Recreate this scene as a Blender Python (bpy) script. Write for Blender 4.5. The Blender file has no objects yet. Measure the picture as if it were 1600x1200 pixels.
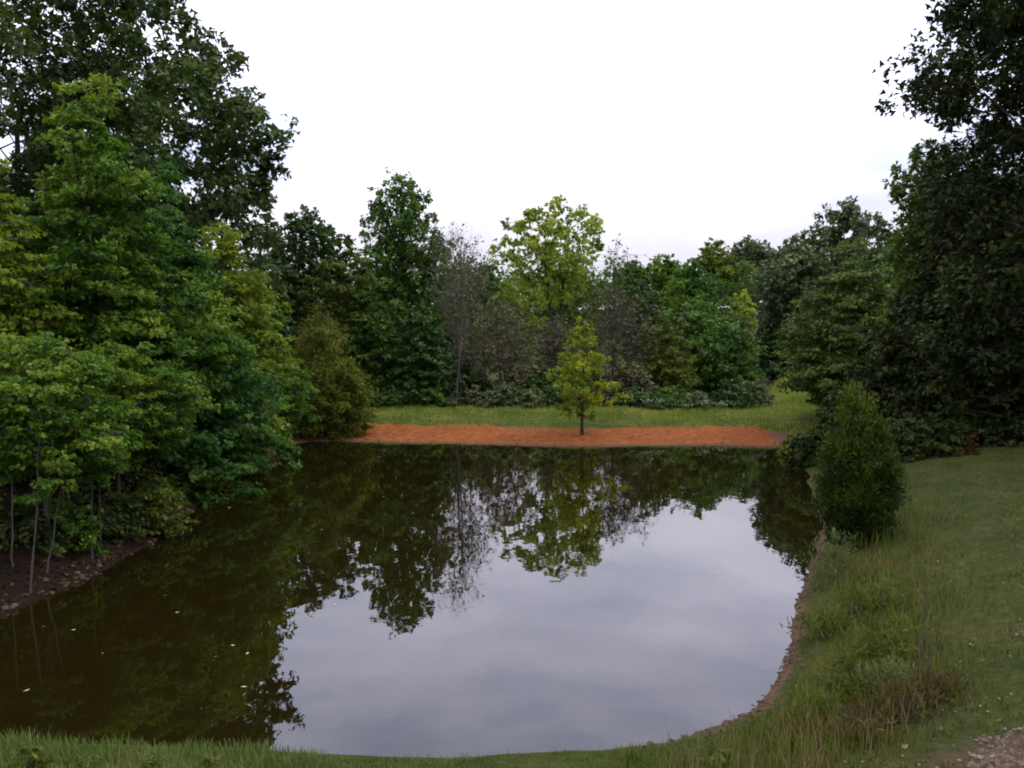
import bpy, math, random
import numpy as np

S = bpy.context.scene
COL = S.collection
R = math.radians

# ------------------------------------------------------------------ camera
CAM_H, F, YH = 4.0, 1200.0, 550.0          # eye above the water, focal length and horizon row in photo pixels
cam_d = bpy.data.cameras.new('camera')
cam = bpy.data.objects.new('camera', cam_d)
COL.objects.link(cam)
S.camera = cam
cam_d.sensor_width = 36.0
cam_d.lens = 36.0 * F / 1600.0
cam_d.clip_start = 0.05
cam_d.clip_end = 3000
cam.location = (0, 0, CAM_H)
cam.rotation_euler = (R(90) - math.atan((600 - YH) / F), 0, 0)

# ------------------------------------------------------------------ sky, sun, exposure
SUN_EL, SUN_AZ = 52.0, 62.0                # azimuth clockwise from +Y (away from camera): from the right, a little behind the pond
w = bpy.data.worlds.new('World')
S.world = w
w.use_nodes = True
nt = w.node_tree
nt.nodes.clear()
def N(t, kind, **kw):
    n = t.nodes.new(kind)
    for k, v in kw.items():
        setattr(n, k, v)
    return n
sky = N(nt, 'ShaderNodeTexSky', sky_type='NISHITA', sun_disc=False)
sky.sun_elevation = R(SUN_EL)
sky.sun_rotation = R(SUN_AZ)
tc = N(nt, 'ShaderNodeTexCoord')
sep = N(nt, 'ShaderNodeSeparateXYZ')
nt.links.new(tc.outputs['Generated'], sep.inputs[0])
elev = N(nt, 'ShaderNodeValToRGB')         # overcast layer: brighter towards the zenith
er = elev.color_ramp
er.elements[0].position = 0.0
er.elements[0].color = (0.350, 0.345, 0.368, 1)
er.elements[1].position = 1.0
er.elements[1].color = (0.98, 0.98, 1.0, 1)
e = er.elements.new(0.14); e.color = (0.405, 0.402, 0.432, 1)
e = er.elements.new(0.25); e.color = (0.590, 0.615, 0.715, 1)
e = er.elements.new(0.42); e.color = (0.78, 0.795, 0.965, 1)
nt.links.new(sep.outputs['Z'], elev.inputs[0])
mp = N(nt, 'ShaderNodeMapping')
mp.inputs['Scale'].default_value = (1.3, 1.3, 4.5)
nt.links.new(tc.outputs['Generated'], mp.inputs[0])
cl = N(nt, 'ShaderNodeTexNoise')
cl.inputs['Scale'].default_value = 1.7
cl.inputs['Detail'].default_value = 5
cl.inputs['Roughness'].default_value = 0.5
nt.links.new(mp.outputs[0], cl.inputs['Vector'])
cr = N(nt, 'ShaderNodeValToRGB')
cr.color_ramp.elements[0].position = 0.36
cr.color_ramp.elements[0].color = (0.60, 0.65, 0.73, 1)
cr.color_ramp.elements[1].position = 0.62
cr.color_ramp.elements[1].color = (1.20, 1.12, 1.16, 1)
nt.links.new(cl.outputs['Fac'], cr.inputs[0])
mul = N(nt, 'ShaderNodeMix', data_type='RGBA', blend_type='MULTIPLY')
mul.inputs['Factor'].default_value = 1
nt.links.new(elev.outputs[0], mul.inputs['A'])
nt.links.new(cr.outputs[0], mul.inputs['B'])
sc = N(nt, 'ShaderNodeVectorMath', operation='SCALE')
sc.inputs['Scale'].default_value = 21.0
nt.links.new(mul.outputs['Result'], sc.inputs[0])
mx = N(nt, 'ShaderNodeMix', data_type='RGBA')
mx.inputs['Factor'].default_value = 0.92   # nearly closed cloud cover over the clear sky
nt.links.new(sky.outputs[0], mx.inputs['A'])
nt.links.new(sc.outputs[0], mx.inputs['B'])
bg = N(nt, 'ShaderNodeBackground')
bg.inputs['Strength'].default_value = 0.1
nt.links.new(mx.outputs['Result'], bg.inputs['Color'])
wo = N(nt, 'ShaderNodeOutputWorld')
nt.links.new(bg.outputs[0], wo.inputs[0])

sun_d = bpy.data.lights.new('sun', 'SUN')
sun = bpy.data.objects.new('sun', sun_d)
COL.objects.link(sun)
sun_d.energy = 1.25
sun_d.angle = R(20)
sun_d.color = (1.0, 0.96, 0.9)
sun.location = (30, 20, 60)
sun.rotation_euler = (R(90 - SUN_EL), 0, R(180 - SUN_AZ))

S.view_settings.view_transform = 'Standard'
S.view_settings.look = 'None'
S.view_settings.exposure = 0.3
S.view_settings.gamma = 1.0
S.view_settings.use_curve_mapping = False
S.render.engine = 'CYCLES'
S.cycles.use_denoising = True
S.cycles.max_bounces = 6
S.cycles.diffuse_bounces = 3
S.cycles.glossy_bounces = 3
S.cycles.transmission_bounces = 4
S.cycles.sample_clamp_indirect = 6
S.cycles.filter_width = 1.9                # a soft lens

# ------------------------------------------------------------------ materials
def new_mat(name):
    m = bpy.data.materials.new(name)
    m.use_nodes = True
    m.node_tree.nodes.clear()
    return m, m.node_tree

def ramp(t, stops, interp='LINEAR'):
    n = N(t, 'ShaderNodeValToRGB')
    n.color_ramp.interpolation = interp
    el = n.color_ramp.elements
    while len(el) < len(stops):
        el.new(0.5)
    for e_, (p, c) in zip(el, stops):
        e_.position = p
        e_.color = (*c, 1)
    return n

def noise(t, scale, detail=4, vec=None, rough=0.55):
    n = N(t, 'ShaderNodeTexNoise')
    n.inputs['Scale'].default_value = scale
    n.inputs['Detail'].default_value = detail
    n.inputs['Roughness'].default_value = rough
    if vec is not None:
        t.links.new(vec, n.inputs['Vector'])
    return n

def mixc(t, fac, a, b, blend='MIX'):
    n = N(t, 'ShaderNodeMix', data_type='RGBA', blend_type=blend)
    for sock, v in (('Factor', fac), ('A', a), ('B', b)):
        if hasattr(v, 'is_linked'):
            t.links.new(v, n.inputs[sock])
        elif sock == 'Factor':
            n.inputs[sock].default_value = v
        else:
            n.inputs[sock].default_value = (*v, 1)
    return n.outputs['Result']

def leaf_mat(name, dark, mid, light, translucent=0.3, rough=0.55, patch=0.9, spec=0.12):
    """leaf colour from the per-leaf tone, shifted in broad patches"""
    m, t = new_mat(name)
    at_ = N(t, 'ShaderNodeAttribute', attribute_name='tone')
    geo = N(t, 'ShaderNodeNewGeometry')
    nz = noise(t, patch, 3, geo.outputs['Position'])
    ad = N(t, 'ShaderNodeMath', operation='MULTIPLY_ADD')
    t.links.new(nz.outputs['Fac'], ad.inputs[0])
    ad.inputs[1].default_value = 0.9
    sb = N(t, 'ShaderNodeMath', operation='SUBTRACT')
    t.links.new(at_.outputs['Fac'], sb.inputs[0])
    sb.inputs[1].default_value = 0.45
    t.links.new(sb.outputs[0], ad.inputs[2])
    rp = ramp(t, [(0.05, dark), (0.5, mid), (0.95, light)])
    t.links.new(ad.outputs[0], rp.inputs[0])
    pb = N(t, 'ShaderNodeBsdfPrincipled')
    pb.inputs['Roughness'].default_value = rough
    pb.inputs['Specular IOR Level'].default_value = spec
    t.links.new(rp.outputs[0], pb.inputs['Base Color'])
    tr = N(t, 'ShaderNodeBsdfTranslucent')
    tcol = mixc(t, 1.0, rp.outputs[0], (1.15, 1.25, 0.6), 'MULTIPLY')
    t.links.new(tcol, tr.inputs['Color'])
    ms = N(t, 'ShaderNodeMixShader')
    ms.inputs[0].default_value = translucent
    t.links.new(pb.outputs[0], ms.inputs[1])
    t.links.new(tr.outputs[0], ms.inputs[2])
    o = N(t, 'ShaderNodeOutputMaterial')
    t.links.new(ms.outputs[0], o.inputs[0])
    return m

def bark_mat(name, a, b, scale=9):
    m, t = new_mat(name)
    tcn = N(t, 'ShaderNodeTexCoord')
    mpn = N(t, 'ShaderNodeMapping')
    mpn.inputs['Scale'].default_value = (1, 1, 0.2)
    t.links.new(tcn.outputs['Object'], mpn.inputs[0])
    nz = noise(t, scale, 6, mpn.outputs[0], 0.65)
    rp = ramp(t, [(0.35, a), (0.68, b)])
    t.links.new(nz.outputs['Fac'], rp.inputs[0])
    pb = N(t, 'ShaderNodeBsdfPrincipled')
    pb.inputs['Roughness'].default_value = 0.9
    pb.inputs['Specular IOR Level'].default_value = 0.15
    t.links.new(rp.outputs[0], pb.inputs['Base Color'])
    bp = N(t, 'ShaderNodeBump')
    bp.inputs['Strength'].default_value = 0.6
    bp.inputs['Distance'].default_value = 0.03
    t.links.new(nz.outputs['Fac'], bp.inputs['Height'])
    t.links.new(bp.outputs[0], pb.inputs['Normal'])
    o = N(t, 'ShaderNodeOutputMaterial')
    t.links.new(pb.outputs[0], o.inputs[0])
    return m

LM = {
 'maple':   leaf_mat('maple_leaf',   (0.022, 0.062, 0.006), (0.068, 0.140, 0.014), (0.160, 0.225, 0.024), 0.38),
 'maple_y': leaf_mat('light_maple_leaf', (0.042, 0.084, 0.007), (0.105, 0.165, 0.014), (0.220, 0.255, 0.024), 0.40),
 'maple_b': leaf_mat('deep_maple_leaf', (0.0176, 0.0594, 0.0110), (0.0484, 0.1232, 0.0220), (0.1012, 0.1815, 0.0330), 0.36),
 'sage':    leaf_mat('sage_leaf',    (0.032, 0.060, 0.011), (0.074, 0.120, 0.022), (0.128, 0.178, 0.036), 0.34),
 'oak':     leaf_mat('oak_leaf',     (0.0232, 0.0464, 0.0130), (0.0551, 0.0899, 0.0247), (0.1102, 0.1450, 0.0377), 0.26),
 'oak_r':   leaf_mat('shaded_oak_leaf', (0.0099, 0.0182, 0.0033), (0.0248, 0.0381, 0.0075), (0.0546, 0.0662, 0.0140), 0.22),  # darker copy of the oak leaf; deep tree shade is put into its colour
 'dark':    leaf_mat('dark_leaf',    (0.0160, 0.0415, 0.0111), (0.0415, 0.0829, 0.0207), (0.0829, 0.1340, 0.0351), 0.24),
 'grey':    leaf_mat('grey_green_leaf', (0.0392, 0.0606, 0.0267), (0.0820, 0.1105, 0.0481), (0.1355, 0.1640, 0.0713), 0.24),
 'olive':   leaf_mat('olive_leaf',   (0.0352, 0.0550, 0.0066), (0.0792, 0.1056, 0.0132), (0.1375, 0.1595, 0.0220), 0.34),
 'willow':  leaf_mat('willow_leaf',  (0.040, 0.056, 0.005), (0.086, 0.106, 0.010), (0.145, 0.160, 0.018), 0.34),
 'green':   leaf_mat('green_leaf',   (0.0175, 0.0525, 0.0075), (0.0500, 0.1125, 0.0175), (0.1150, 0.1875, 0.0325), 0.30),
 'yellow':  leaf_mat('yellow_leaf',  (0.110, 0.170, 0.018), (0.240, 0.310, 0.045), (0.400, 0.440, 0.090), 0.46),
 'gold':    leaf_mat('gold_leaf',    (0.080, 0.120, 0.008), (0.180, 0.225, 0.015), (0.320, 0.330, 0.028), 0.44, patch=1.6),
 'lime':    leaf_mat('lime_leaf',    (0.0561, 0.0892, 0.0076), (0.1148, 0.1573, 0.0145), (0.1870, 0.2210, 0.0255), 0.38),
 'brush':   leaf_mat('brown_brush_leaf', (0.0390, 0.0390, 0.0195), (0.0780, 0.0728, 0.0364), (0.1196, 0.1118, 0.0546), 0.24),
 'cedar':   leaf_mat('cedar_spray',  (0.0075, 0.0225, 0.0025), (0.0225, 0.0500, 0.0037), (0.0775, 0.1050, 0.0075), 0.22, patch=1.8),
 'weed':    leaf_mat('weed_leaf',    (0.040, 0.062, 0.008), (0.085, 0.112, 0.016), (0.150, 0.160, 0.030), 0.36, patch=2.0),
 'weed_r':  leaf_mat('reddish_weed_leaf', (0.042, 0.030, 0.010), (0.080, 0.060, 0.018), (0.115, 0.105, 0.030), 0.3, patch=2.0),
 'weed_p':  leaf_mat('pale_weed_leaf', (0.050, 0.070, 0.020), (0.100, 0.122, 0.036), (0.150, 0.165, 0.060), 0.34, patch=2.0),
 'flower':  leaf_mat('white_blossom', (0.35, 0.36, 0.32), (0.52, 0.53, 0.48), (0.70, 0.70, 0.66), 0.3),
 'rust':    leaf_mat('rust_leaf',    (0.022, 0.008, 0.003), (0.045, 0.016, 0.004), (0.075, 0.030, 0.008), 0.3),
 'far':     leaf_mat('distant_leaf', (0.0338, 0.0650, 0.0143), (0.0728, 0.1222, 0.0260), (0.1365, 0.1950, 0.0416), 0.28, patch=0.06),
}
BM = {
 'dark':  bark_mat('dark_bark',  (0.020, 0.016, 0.012), (0.060, 0.050, 0.040)),
 'grey':  bark_mat('grey_bark',  (0.060, 0.054, 0.046), (0.135, 0.125, 0.108)),
 'pale':  bark_mat('pale_bark',  (0.036, 0.034, 0.024), (0.088, 0.082, 0.062)),
 'brown': bark_mat('brown_bark', (0.045, 0.032, 0.024), (0.115, 0.088, 0.070)),
 'twig':  bark_mat('twig_bark',  (0.036, 0.030, 0.025), (0.078, 0.066, 0.056)),
}

# ------------------------------------------------------------------ object helpers
def tag(o, label=None, cat=None, group=None, kind=None):
    if label: o['label'] = label
    if cat: o['category'] = cat
    if group: o['group'] = group
    if kind: o['kind'] = kind
    return o

TRI = [0]
def quad_mesh(name, V, Q, mat, tone=None, smooth=False, attrs=None):
    V = np.ascontiguousarray(V, dtype=np.float32)
    Q = np.ascontiguousarray(Q, dtype=np.int32)
    k = Q.shape[1]
    TRI[0] += len(Q) * (k - 2)
    me = bpy.data.meshes.new(name)
    me.vertices.add(len(V))
    me.vertices.foreach_set('co', V.ravel())
    me.loops.add(Q.size)
    me.loops.foreach_set('vertex_index', Q.ravel())
    me.polygons.add(len(Q))
    me.polygons.foreach_set('loop_start', np.arange(0, Q.size, k, dtype=np.int32))
    me.polygons.foreach_set('loop_total', np.full(len(Q), k, dtype=np.int32))
    if smooth:
        me.polygons.foreach_set('use_smooth', np.ones(len(Q), dtype=bool))
    me.update(calc_edges=True)
    if tone is not None:
        a = me.attributes.new('tone', 'FLOAT', 'FACE')
        a.data.foreach_set('value', np.ascontiguousarray(tone, dtype=np.float32))
    if attrs:
        for an, av in attrs.items():
            a = me.attributes.new(an, 'FLOAT', 'POINT')
            a.data.foreach_set('value', np.ascontiguousarray(av, dtype=np.float32))
    if mat is not None:
        me.materials.append(mat)
    return me

def link(name, data, parent=None, loc=(0, 0, 0)):
    o = bpy.data.objects.new(name, data)
    COL.objects.link(o)
    o.location = loc
    if parent: o.parent = parent
    return o

def unit(v):
    return v / np.maximum(np.linalg.norm(v, axis=-1, keepdims=True), 1e-9)

def smooth(a, b, x):
    t = np.clip((x - a) / (b - a), 0, 1)
    return t * t * (3 - 2 * t)

class Tubes:
    """collects polyline tubes and batches of straight twigs as quads"""
    def __init__(s): s.V, s.Q, s.n = [], [], 0
    def poly(s, P, r, sides=6):
        P = np.asarray(P, float); r = np.asarray(r, float)
        T = unit(np.gradient(P, axis=0))
        ref = np.array([0.31, 0.95, 0.05]) if abs(T[0, 2]) > 0.7 else np.array([0.0, 0.1, 1.0])
        A = unit(np.cross(T, ref)); B = np.cross(T, A)
        th = np.linspace(0, 2 * np.pi, sides, endpoint=False)
        ring = P[:, None] + r[:, None, None] * (np.cos(th)[None, :, None] * A[:, None] + np.sin(th)[None, :, None] * B[:, None])
        k = len(P); i = np.arange(k - 1)[:, None] * sides; j = np.arange(sides)[None]; j2 = (j + 1) % sides
        q = np.stack([i + j, i + j2, i + sides + j2, i + sides + j], -1).reshape(-1, 4)
        s.V.append(ring.reshape(-1, 3)); s.Q.append(q + s.n); s.n += k * sides
    def twigs(s, P0, P1, r0, r1):
        m = len(P0)
        if not m: return
        T = unit(P1 - P0)
        A = unit(np.cross(T, np.array([0.23, 0.31, 0.92]))); B = np.cross(T, A)
        th = np.array([0, 2.094, 4.189])
        off = np.cos(th)[None, :, None] * A[:, None] + np.sin(th)[None, :, None] * B[:, None]
        r0 = np.broadcast_to(r0, (m,))[:, None, None]; r1 = np.broadcast_to(r1, (m,))[:, None, None]
        V = np.concatenate([P0[:, None] + off * r0, P1[:, None] + off * r1], 1).reshape(-1, 3)
        b = (np.arange(m) * 6)[:, None, None]
        q = np.array([[0, 1, 4, 3], [1, 2, 5, 4], [2, 0, 3, 5]])[None] + b
        s.V.append(V); s.Q.append(q.reshape(-1, 4) + s.n); s.n += m * 6
    def mesh(s, name, mat):
        return quad_mesh(name, np.concatenate(s.V), np.concatenate(s.Q), mat, smooth=True)

def leaf_quads(C, A, Nn, L, W, fold=0.12):
    A = unit(A); B = unit(np.cross(Nn, A)); Nn = np.cross(A, B)
    L = np.broadcast_to(L, (len(C),))[:, None]; W = np.broadcast_to(W, (len(C),))[:, None]
    up = Nn * L * fold
    V = np.stack([C - A * L * .5, C + B * W * .5 + up - A * L * .05, C + A * L * .5, C - B * W * .5 + up - A * L * .05], 1).reshape(-1, 3)
    return V, np.arange(len(C) * 4).reshape(-1, 4)

def leaf_tris(C, A, Nn, L, W):
    """plain pointed leaves for trees farther off"""
    A = unit(A); B = unit(np.cross(Nn, A))
    L = np.broadcast_to(L, (len(C),))[:, None]; W = np.broadcast_to(W, (len(C),))[:, None]
    V = np.stack([C - A * L * .42 + B * W * .62, C + A * L * .62, C - A * L * .42 - B * W * .62], 1).reshape(-1, 3)
    return V, np.arange(len(C) * 3).reshape(-1, 3)

# ------------------------------------------------------------------ the pond outline and the terrain
def px(x, y, z=0.0):
    """ground point at height z seen at photo pixel (x, y)"""
    d = (CAM_H - z) * F / (y - YH)
    return ((x - 800) / F * d, d)

SHORE = np.array([(-8.3, 9.2), (-6.6, 8.0), (-5.2, 7.75), (-2.7, 7.6), (-1.25, 7.45), (0.0, 7.5), px(1000, 1176), px(1080, 1162), px(1130, 1146), px(1172, 1126),
    px(1196, 1108), px(1214, 1085), px(1232, 1058), px(1240, 1020), px(1245, 992), px(1247, 965), px(1256, 935), px(1266, 905), px(1276, 875), px(1286, 835),
    (7.75, 19.2), (9.2, 23.5), (10.4, 27.0), (11.7, 29.5), (12.3, 31.3), (11.2, 32.3), px(1190, 699), px(1100, 696), px(1000, 697), px(900, 698), px(800, 696), px(700, 693),
    px(600, 692), px(515, 690), (-9.3, 33.6), (-9.6, 31.5), px(432, 722), px(385, 738), px(330, 768), px(300, 800), px(250, 838), px(200, 868), px(150, 897), px(100, 921), px(50, 943), px(0, 966), (-8.0, 10.6)])

def refine(P, n=4):
    """closed Catmull-Rom through the shore points with a little raggedness"""
    p0, p1, p2, p3 = np.roll(P, 1, 0), P, np.roll(P, -1, 0), np.roll(P, -2, 0)
    out = []
    for k in range(n):
        t = k / n
        out.append(0.5 * (2 * p1 + (p2 - p0) * t + (2 * p0 - 5 * p1 + 4 * p2 - p3) * t ** 2 + (3 * p1 - p0 - 3 * p2 + p3) * t ** 3))
    Q = np.stack(out, 1).reshape(-1, 2)
    rg = np.random.default_rng(5)
    return Q + rg.normal(0, 0.035, Q.shape) * np.clip(Q[:, 1:2] / 14, .6, 1.6)
SH = refine(SHORE)

def signed(x, y):
    """distance to the shore, negative in the water"""
    x = np.asarray(x, float).ravel(); y = np.asarray(y, float).ravel()
    d2 = np.full(x.shape, 1e9); inside = np.zeros(x.shape, bool)
    A = SH; Bp = np.roll(SH, -1, 0)
    for (ax, ay), (bx, by) in zip(A, Bp):
        ex, ey = bx - ax, by - ay
        t = np.clip(((x - ax) * ex + (y - ay) * ey) / (ex * ex + ey * ey + 1e-12), 0, 1)
        d2 = np.minimum(d2, (x - ax - t * ex) ** 2 + (y - ay - t * ey) ** 2)
        c = ((ay > y) != (by > y))
        with np.errstate(divide='ignore', invalid='ignore'):
            xi = ex * (y - ay) / (ey if ey != 0 else 1e-12) + ax
        inside ^= c & (x < xi)
    d = np.sqrt(d2)
    return np.where(inside, -d, d)

def wob(x, y, s, seed=0):
    """cheap smooth noise from sines, about -1..1"""
    r_ = np.random.default_rng(seed + 77)
    o = 0
    for k in range(5):
        a, p = r_.uniform(0, 6.28, 2); f = s * (1 + 0.55 * k)
        o = o + np.sin(f * (x * math.cos(a) + y * math.sin(a)) + p) / (1 + 0.5 * k)
    return o / 2.2

def sides(x, y):
    wf = smooth(30.2, 33.0, y)
    wl = smooth(-5.5, -8.0, x) * (1 - wf)
    wn = smooth(9.5, 6.5, y) * (1 - wf) * (1 - wl)
    return wf, wl, wn, np.clip(1 - wf - wl - wn, 0, 1)

def height(x, y, sd=None):
    x = np.asarray(x, float); y = np.asarray(y, float)
    shp = x.shape; x = x.ravel(); y = y.ravel()
    if sd is None: sd = signed(x, y)
    wf, wl, wn, wr = sides(x, y)
    far = np.interp(sd, [0, .2, .6, 4, 4.6, 8, 9.5, 16, 30], [0, .05, .09, .38, .48, .84, .80, -.2, -.5])
    lane = np.exp(-((x - .37 * y) / 2.6) ** 2) * smooth(39, 44, y)       # grass ride climbing away right of the dam
    far = np.maximum(far, lane * (.9 + .085 * np.clip(y - 42, 0, 30)))
    lef = np.interp(sd, [0, .3, 1.2, 3, 8, 30], [0, .16, .66, 1.0, 1.5, 2.6])
    rig = np.interp(sd, [0, .12, .4, 1.2, 3, 6, 10, 30], [0, .09, .24, .55, 1.02, 1.35, 1.55, 2.2])
    nea = np.interp(sd, [0, .3, .6, 1, 2.5, 5, 7.5, 20], [0, .05, .11, .22, 1.0, 1.95, 2.4, 2.6])
    z = wf * far + wl * lef + wn * nea + wr * rig
    z = z + smooth(0.3, 3, sd) * (0.06 * wob(x, y, 0.9, 1) + 0.025 * wob(x, y, 3.1, 2))
    z = z + smooth(0.02, .3, sd) * 0.03 * wob(x, y, 7.0, 3)
    z = z + wf * smooth(.4, 1.2, sd) * smooth(6, 4, sd) * 0.045 * wob(x, y, 3.2, 8)
    # the wooded hill beyond the valley
    z = z + 15 * smooth(70, 210, y) + 1.2 * smooth(40, 120, y) * wob(x, y, 0.03, 4)
    z = z + 4 * smooth(20, 70, x) * smooth(20, 60, y) * (1 - smooth(70, 210, y))
    z = np.where(sd < 0, -np.minimum(1.3, 0.45 * -sd), z)
    return z.reshape(shp)

def gz(x, y):
    return float(height(np.array([x]), np.array([y]))[0])

def spread_axis(lo, hi, step, far_lo, far_hi, g=1.16):
    c = list(np.arange(lo, hi + step * .5, step))
    s_ = step; v = hi
    while v < far_hi:
        s_ *= g; v += s_; c.append(v)
    s_ = step; v = lo
    while v > far_lo:
        s_ *= g; v -= s_; c.insert(0, v)
    return np.array(c)

gx = spread_axis(-12, 15, 0.16, -700, 700)
gy = spread_axis(2.5, 41, 0.16, -160, 1300)
X, Y = np.meshgrid(gx, gy)
SD = signed(X, Y)
Z = height(X, Y, SD)
nx, ny = len(gx), len(gy)
ii = (np.arange(ny - 1)[:, None] * nx + np.arange(nx - 1)[None]).ravel()
GQ = np.stack([ii, ii + 1, ii + nx + 1, ii + nx], -1)
xf, yf = X.ravel(), Y.ravel()
wf, wl, wn, wr = sides(xf, yf)
edge = 0.25 * wob(xf, yf, 1.1, 6) + 0.15 * wob(xf, yf, 3.3, 7)
clay = wf * smooth(4.5 + edge * 1.1, 3.7 + edge * 1.1, SD) * smooth(13.4, 11.0, xf)
rim = (wr * smooth(24, 15, yf) + wn * smooth(.2, 2.2, xf)) * smooth(.18 + .2 * edge, .05 + .15 * edge, SD) + wf * smooth(.32, .12, SD) + wf * smooth(10.8, 12.4, xf) * smooth(4.2, 2.5, SD)
lane = np.exp(-((xf - .37 * yf) / 2.6) ** 2)
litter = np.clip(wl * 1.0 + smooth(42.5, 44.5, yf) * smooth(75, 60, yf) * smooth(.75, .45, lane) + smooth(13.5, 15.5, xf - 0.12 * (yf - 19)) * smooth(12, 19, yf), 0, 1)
dirt = smooth(1.15, .5, np.hypot((xf - 4.05) / .95, (yf - 5.05) / .8) + 1.3 * edge + .12 * wob(xf, yf, 9, 62)) 
GM, t = new_mat('ground_soil_and_turf')
geo = N(t, 'ShaderNodeNewGeometry')
P = geo.outputs['Position']
n1 = noise(t, 0.9, 6, P, 0.65); n2 = noise(t, 9, 5, P, 0.7); n3 = noise(t, 45, 4, P, 0.7)
turf = ramp(t, [(0.30, (0.028, 0.042, 0.007)), (0.5, (0.046, 0.060, 0.010)), (0.66, (0.070, 0.066, 0.018)), (0.8, (0.10, 0.078, 0.036))])
t.links.new(n1.outputs['Fac'], turf.inputs[0])
vr = ramp(t, [(0.3, (0.55, 0.55, 0.55)), (0.7, (1.35, 1.35, 1.35))])
t.links.new(n2.outputs['Fac'], vr.inputs[0])
turf2 = mixc(t, 1.0, turf.outputs[0], vr.outputs[0], 'MULTIPLY')
cl_r = ramp(t, [(0.30, (0.075, 0.026, 0.009)), (0.46, (0.205, 0.060, 0.014)), (0.60, (0.255, 0.084, 0.020)), (0.74, (0.36, 0.180, 0.075))])
n4 = noise(t, 3.6, 6, P, 0.72)
t.links.new(n4.outputs['Fac'], cl_r.inputs[0])
clay_c = mixc(t, 0.4, cl_r.outputs[0], n1.outputs['Color'], 'SOFT_LIGHT')
rim_r = ramp(t, [(0.3, (0.055, 0.034, 0.020)), (0.55, (0.125, 0.072, 0.040)), (0.75, (0.20, 0.14, 0.09))])
t.links.new(n3.outputs['Fac'], rim_r.inputs[0])
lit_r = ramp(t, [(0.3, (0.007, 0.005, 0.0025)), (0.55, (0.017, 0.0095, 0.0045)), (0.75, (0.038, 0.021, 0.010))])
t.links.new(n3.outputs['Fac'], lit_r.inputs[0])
dirt_r = ramp(t, [(0.3, (0.042, 0.027, 0.016)), (0.55, (0.098, 0.062, 0.038)), (0.8, (0.20, 0.145, 0.10))])
t.links.new(n3.outputs['Fac'], dirt_r.inputs[0])
def zone(nm):
    a = N(t, 'ShaderNodeAttribute', attribute_name=nm)
    j = N(t, 'ShaderNodeMath', operation='MULTIPLY_ADD')       # ragged edges
    t.links.new(n2.outputs['Fac'], j.inputs[0]); j.inputs[1].default_value = 0.9
    sb = N(t, 'ShaderNodeMath', operation='MULTIPLY_ADD')
    t.links.new(a.outputs['Fac'], sb.inputs[0]); sb.inputs[1].default_value = 1.9; sb.inputs[2].default_value = -0.92
    t.links.new(sb.outputs[0], j.inputs[2]); j.use_clamp = True
    return j.outputs[0]
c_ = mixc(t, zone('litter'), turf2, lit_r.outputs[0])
c_ = mixc(t, zone('clay'), c_, clay_c)
c_ = mixc(t, zone('rim'), c_, rim_r.outputs[0])
c_ = mixc(t, zone('dirt'), c_, dirt_r.outputs[0])
pb = N(t, 'ShaderNodeBsdfPrincipled')
pb.inputs['Roughness'].default_value = 0.95
pb.inputs['Specular IOR Level'].default_value = 0.12
t.links.new(c_, pb.inputs['Base Color'])
ba = N(t, 'ShaderNodeMath', operation='ADD')
t.links.new(n2.outputs['Fac'], ba.inputs[0]); t.links.new(n3.outputs['Fac'], ba.inputs[1])
bp = N(t, 'ShaderNodeBump'); bp.inputs['Strength'].default_value = 0.8; bp.inputs['Distance'].default_value = 0.06
t.links.new(ba.outputs[0], bp.inputs['Height']); t.links.new(bp.outputs[0], pb.inputs['Normal'])
o = N(t, 'ShaderNodeOutputMaterial'); t.links.new(pb.outputs[0], o.inputs[0])
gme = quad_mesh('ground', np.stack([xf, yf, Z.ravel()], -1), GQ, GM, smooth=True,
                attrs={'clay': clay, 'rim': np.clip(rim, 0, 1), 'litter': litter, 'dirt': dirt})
tag(link('ground', gme), kind='structure')

# water: dark turbid pond, almost still
WM, t = new_mat('pond_water')
geo = N(t, 'ShaderNodeNewGeometry')
mpw = N(t, 'ShaderNodeMapping'); mpw.inputs['Scale'].default_value = (1.0, 0.55, 1)
t.links.new(geo.outputs['Position'], mpw.inputs[0])
wn1 = noise(t, 1.1, 3, mpw.outputs[0], 0.5)
wn2 = noise(t, 6.0, 2, mpw.outputs[0], 0.5)
wsum = N(t, 'ShaderNodeMath', operation='MULTIPLY_ADD')
t.links.new(wn2.outputs['Fac'], wsum.inputs[0]); wsum.inputs[1].default_value = 0.10
t.links.new(wn1.outputs['Fac'], wsum.inputs[2])
bp = N(t, 'ShaderNodeBump'); bp.inputs['Strength'].default_value = 1.0; bp.inputs['Distance'].default_value = 0.0045
t.links.new(wsum.outputs[0], bp.inputs['Height'])
pb = N(t, 'ShaderNodeBsdfPrincipled')
pb.inputs['Base Color'].default_value = (0.0085, 0.0062, 0.0012, 1)
pb.inputs['Roughness'].default_value = 0.012
pb.inputs['IOR'].default_value = 1.68
t.links.new(bp.outputs[0], pb.inputs['Normal'])
o = N(t, 'ShaderNodeOutputMaterial'); t.links.new(pb.outputs[0], o.inputs[0])
wme = quad_mesh('pond_water', [(-11, 5.8, 0), (14.2, 5.8, 0), (14.2, 35.2, 0), (-11, 35.2, 0)], [(0, 1, 2, 3)], WM)
tag(link('pond_water', wme), kind='structure')

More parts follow.
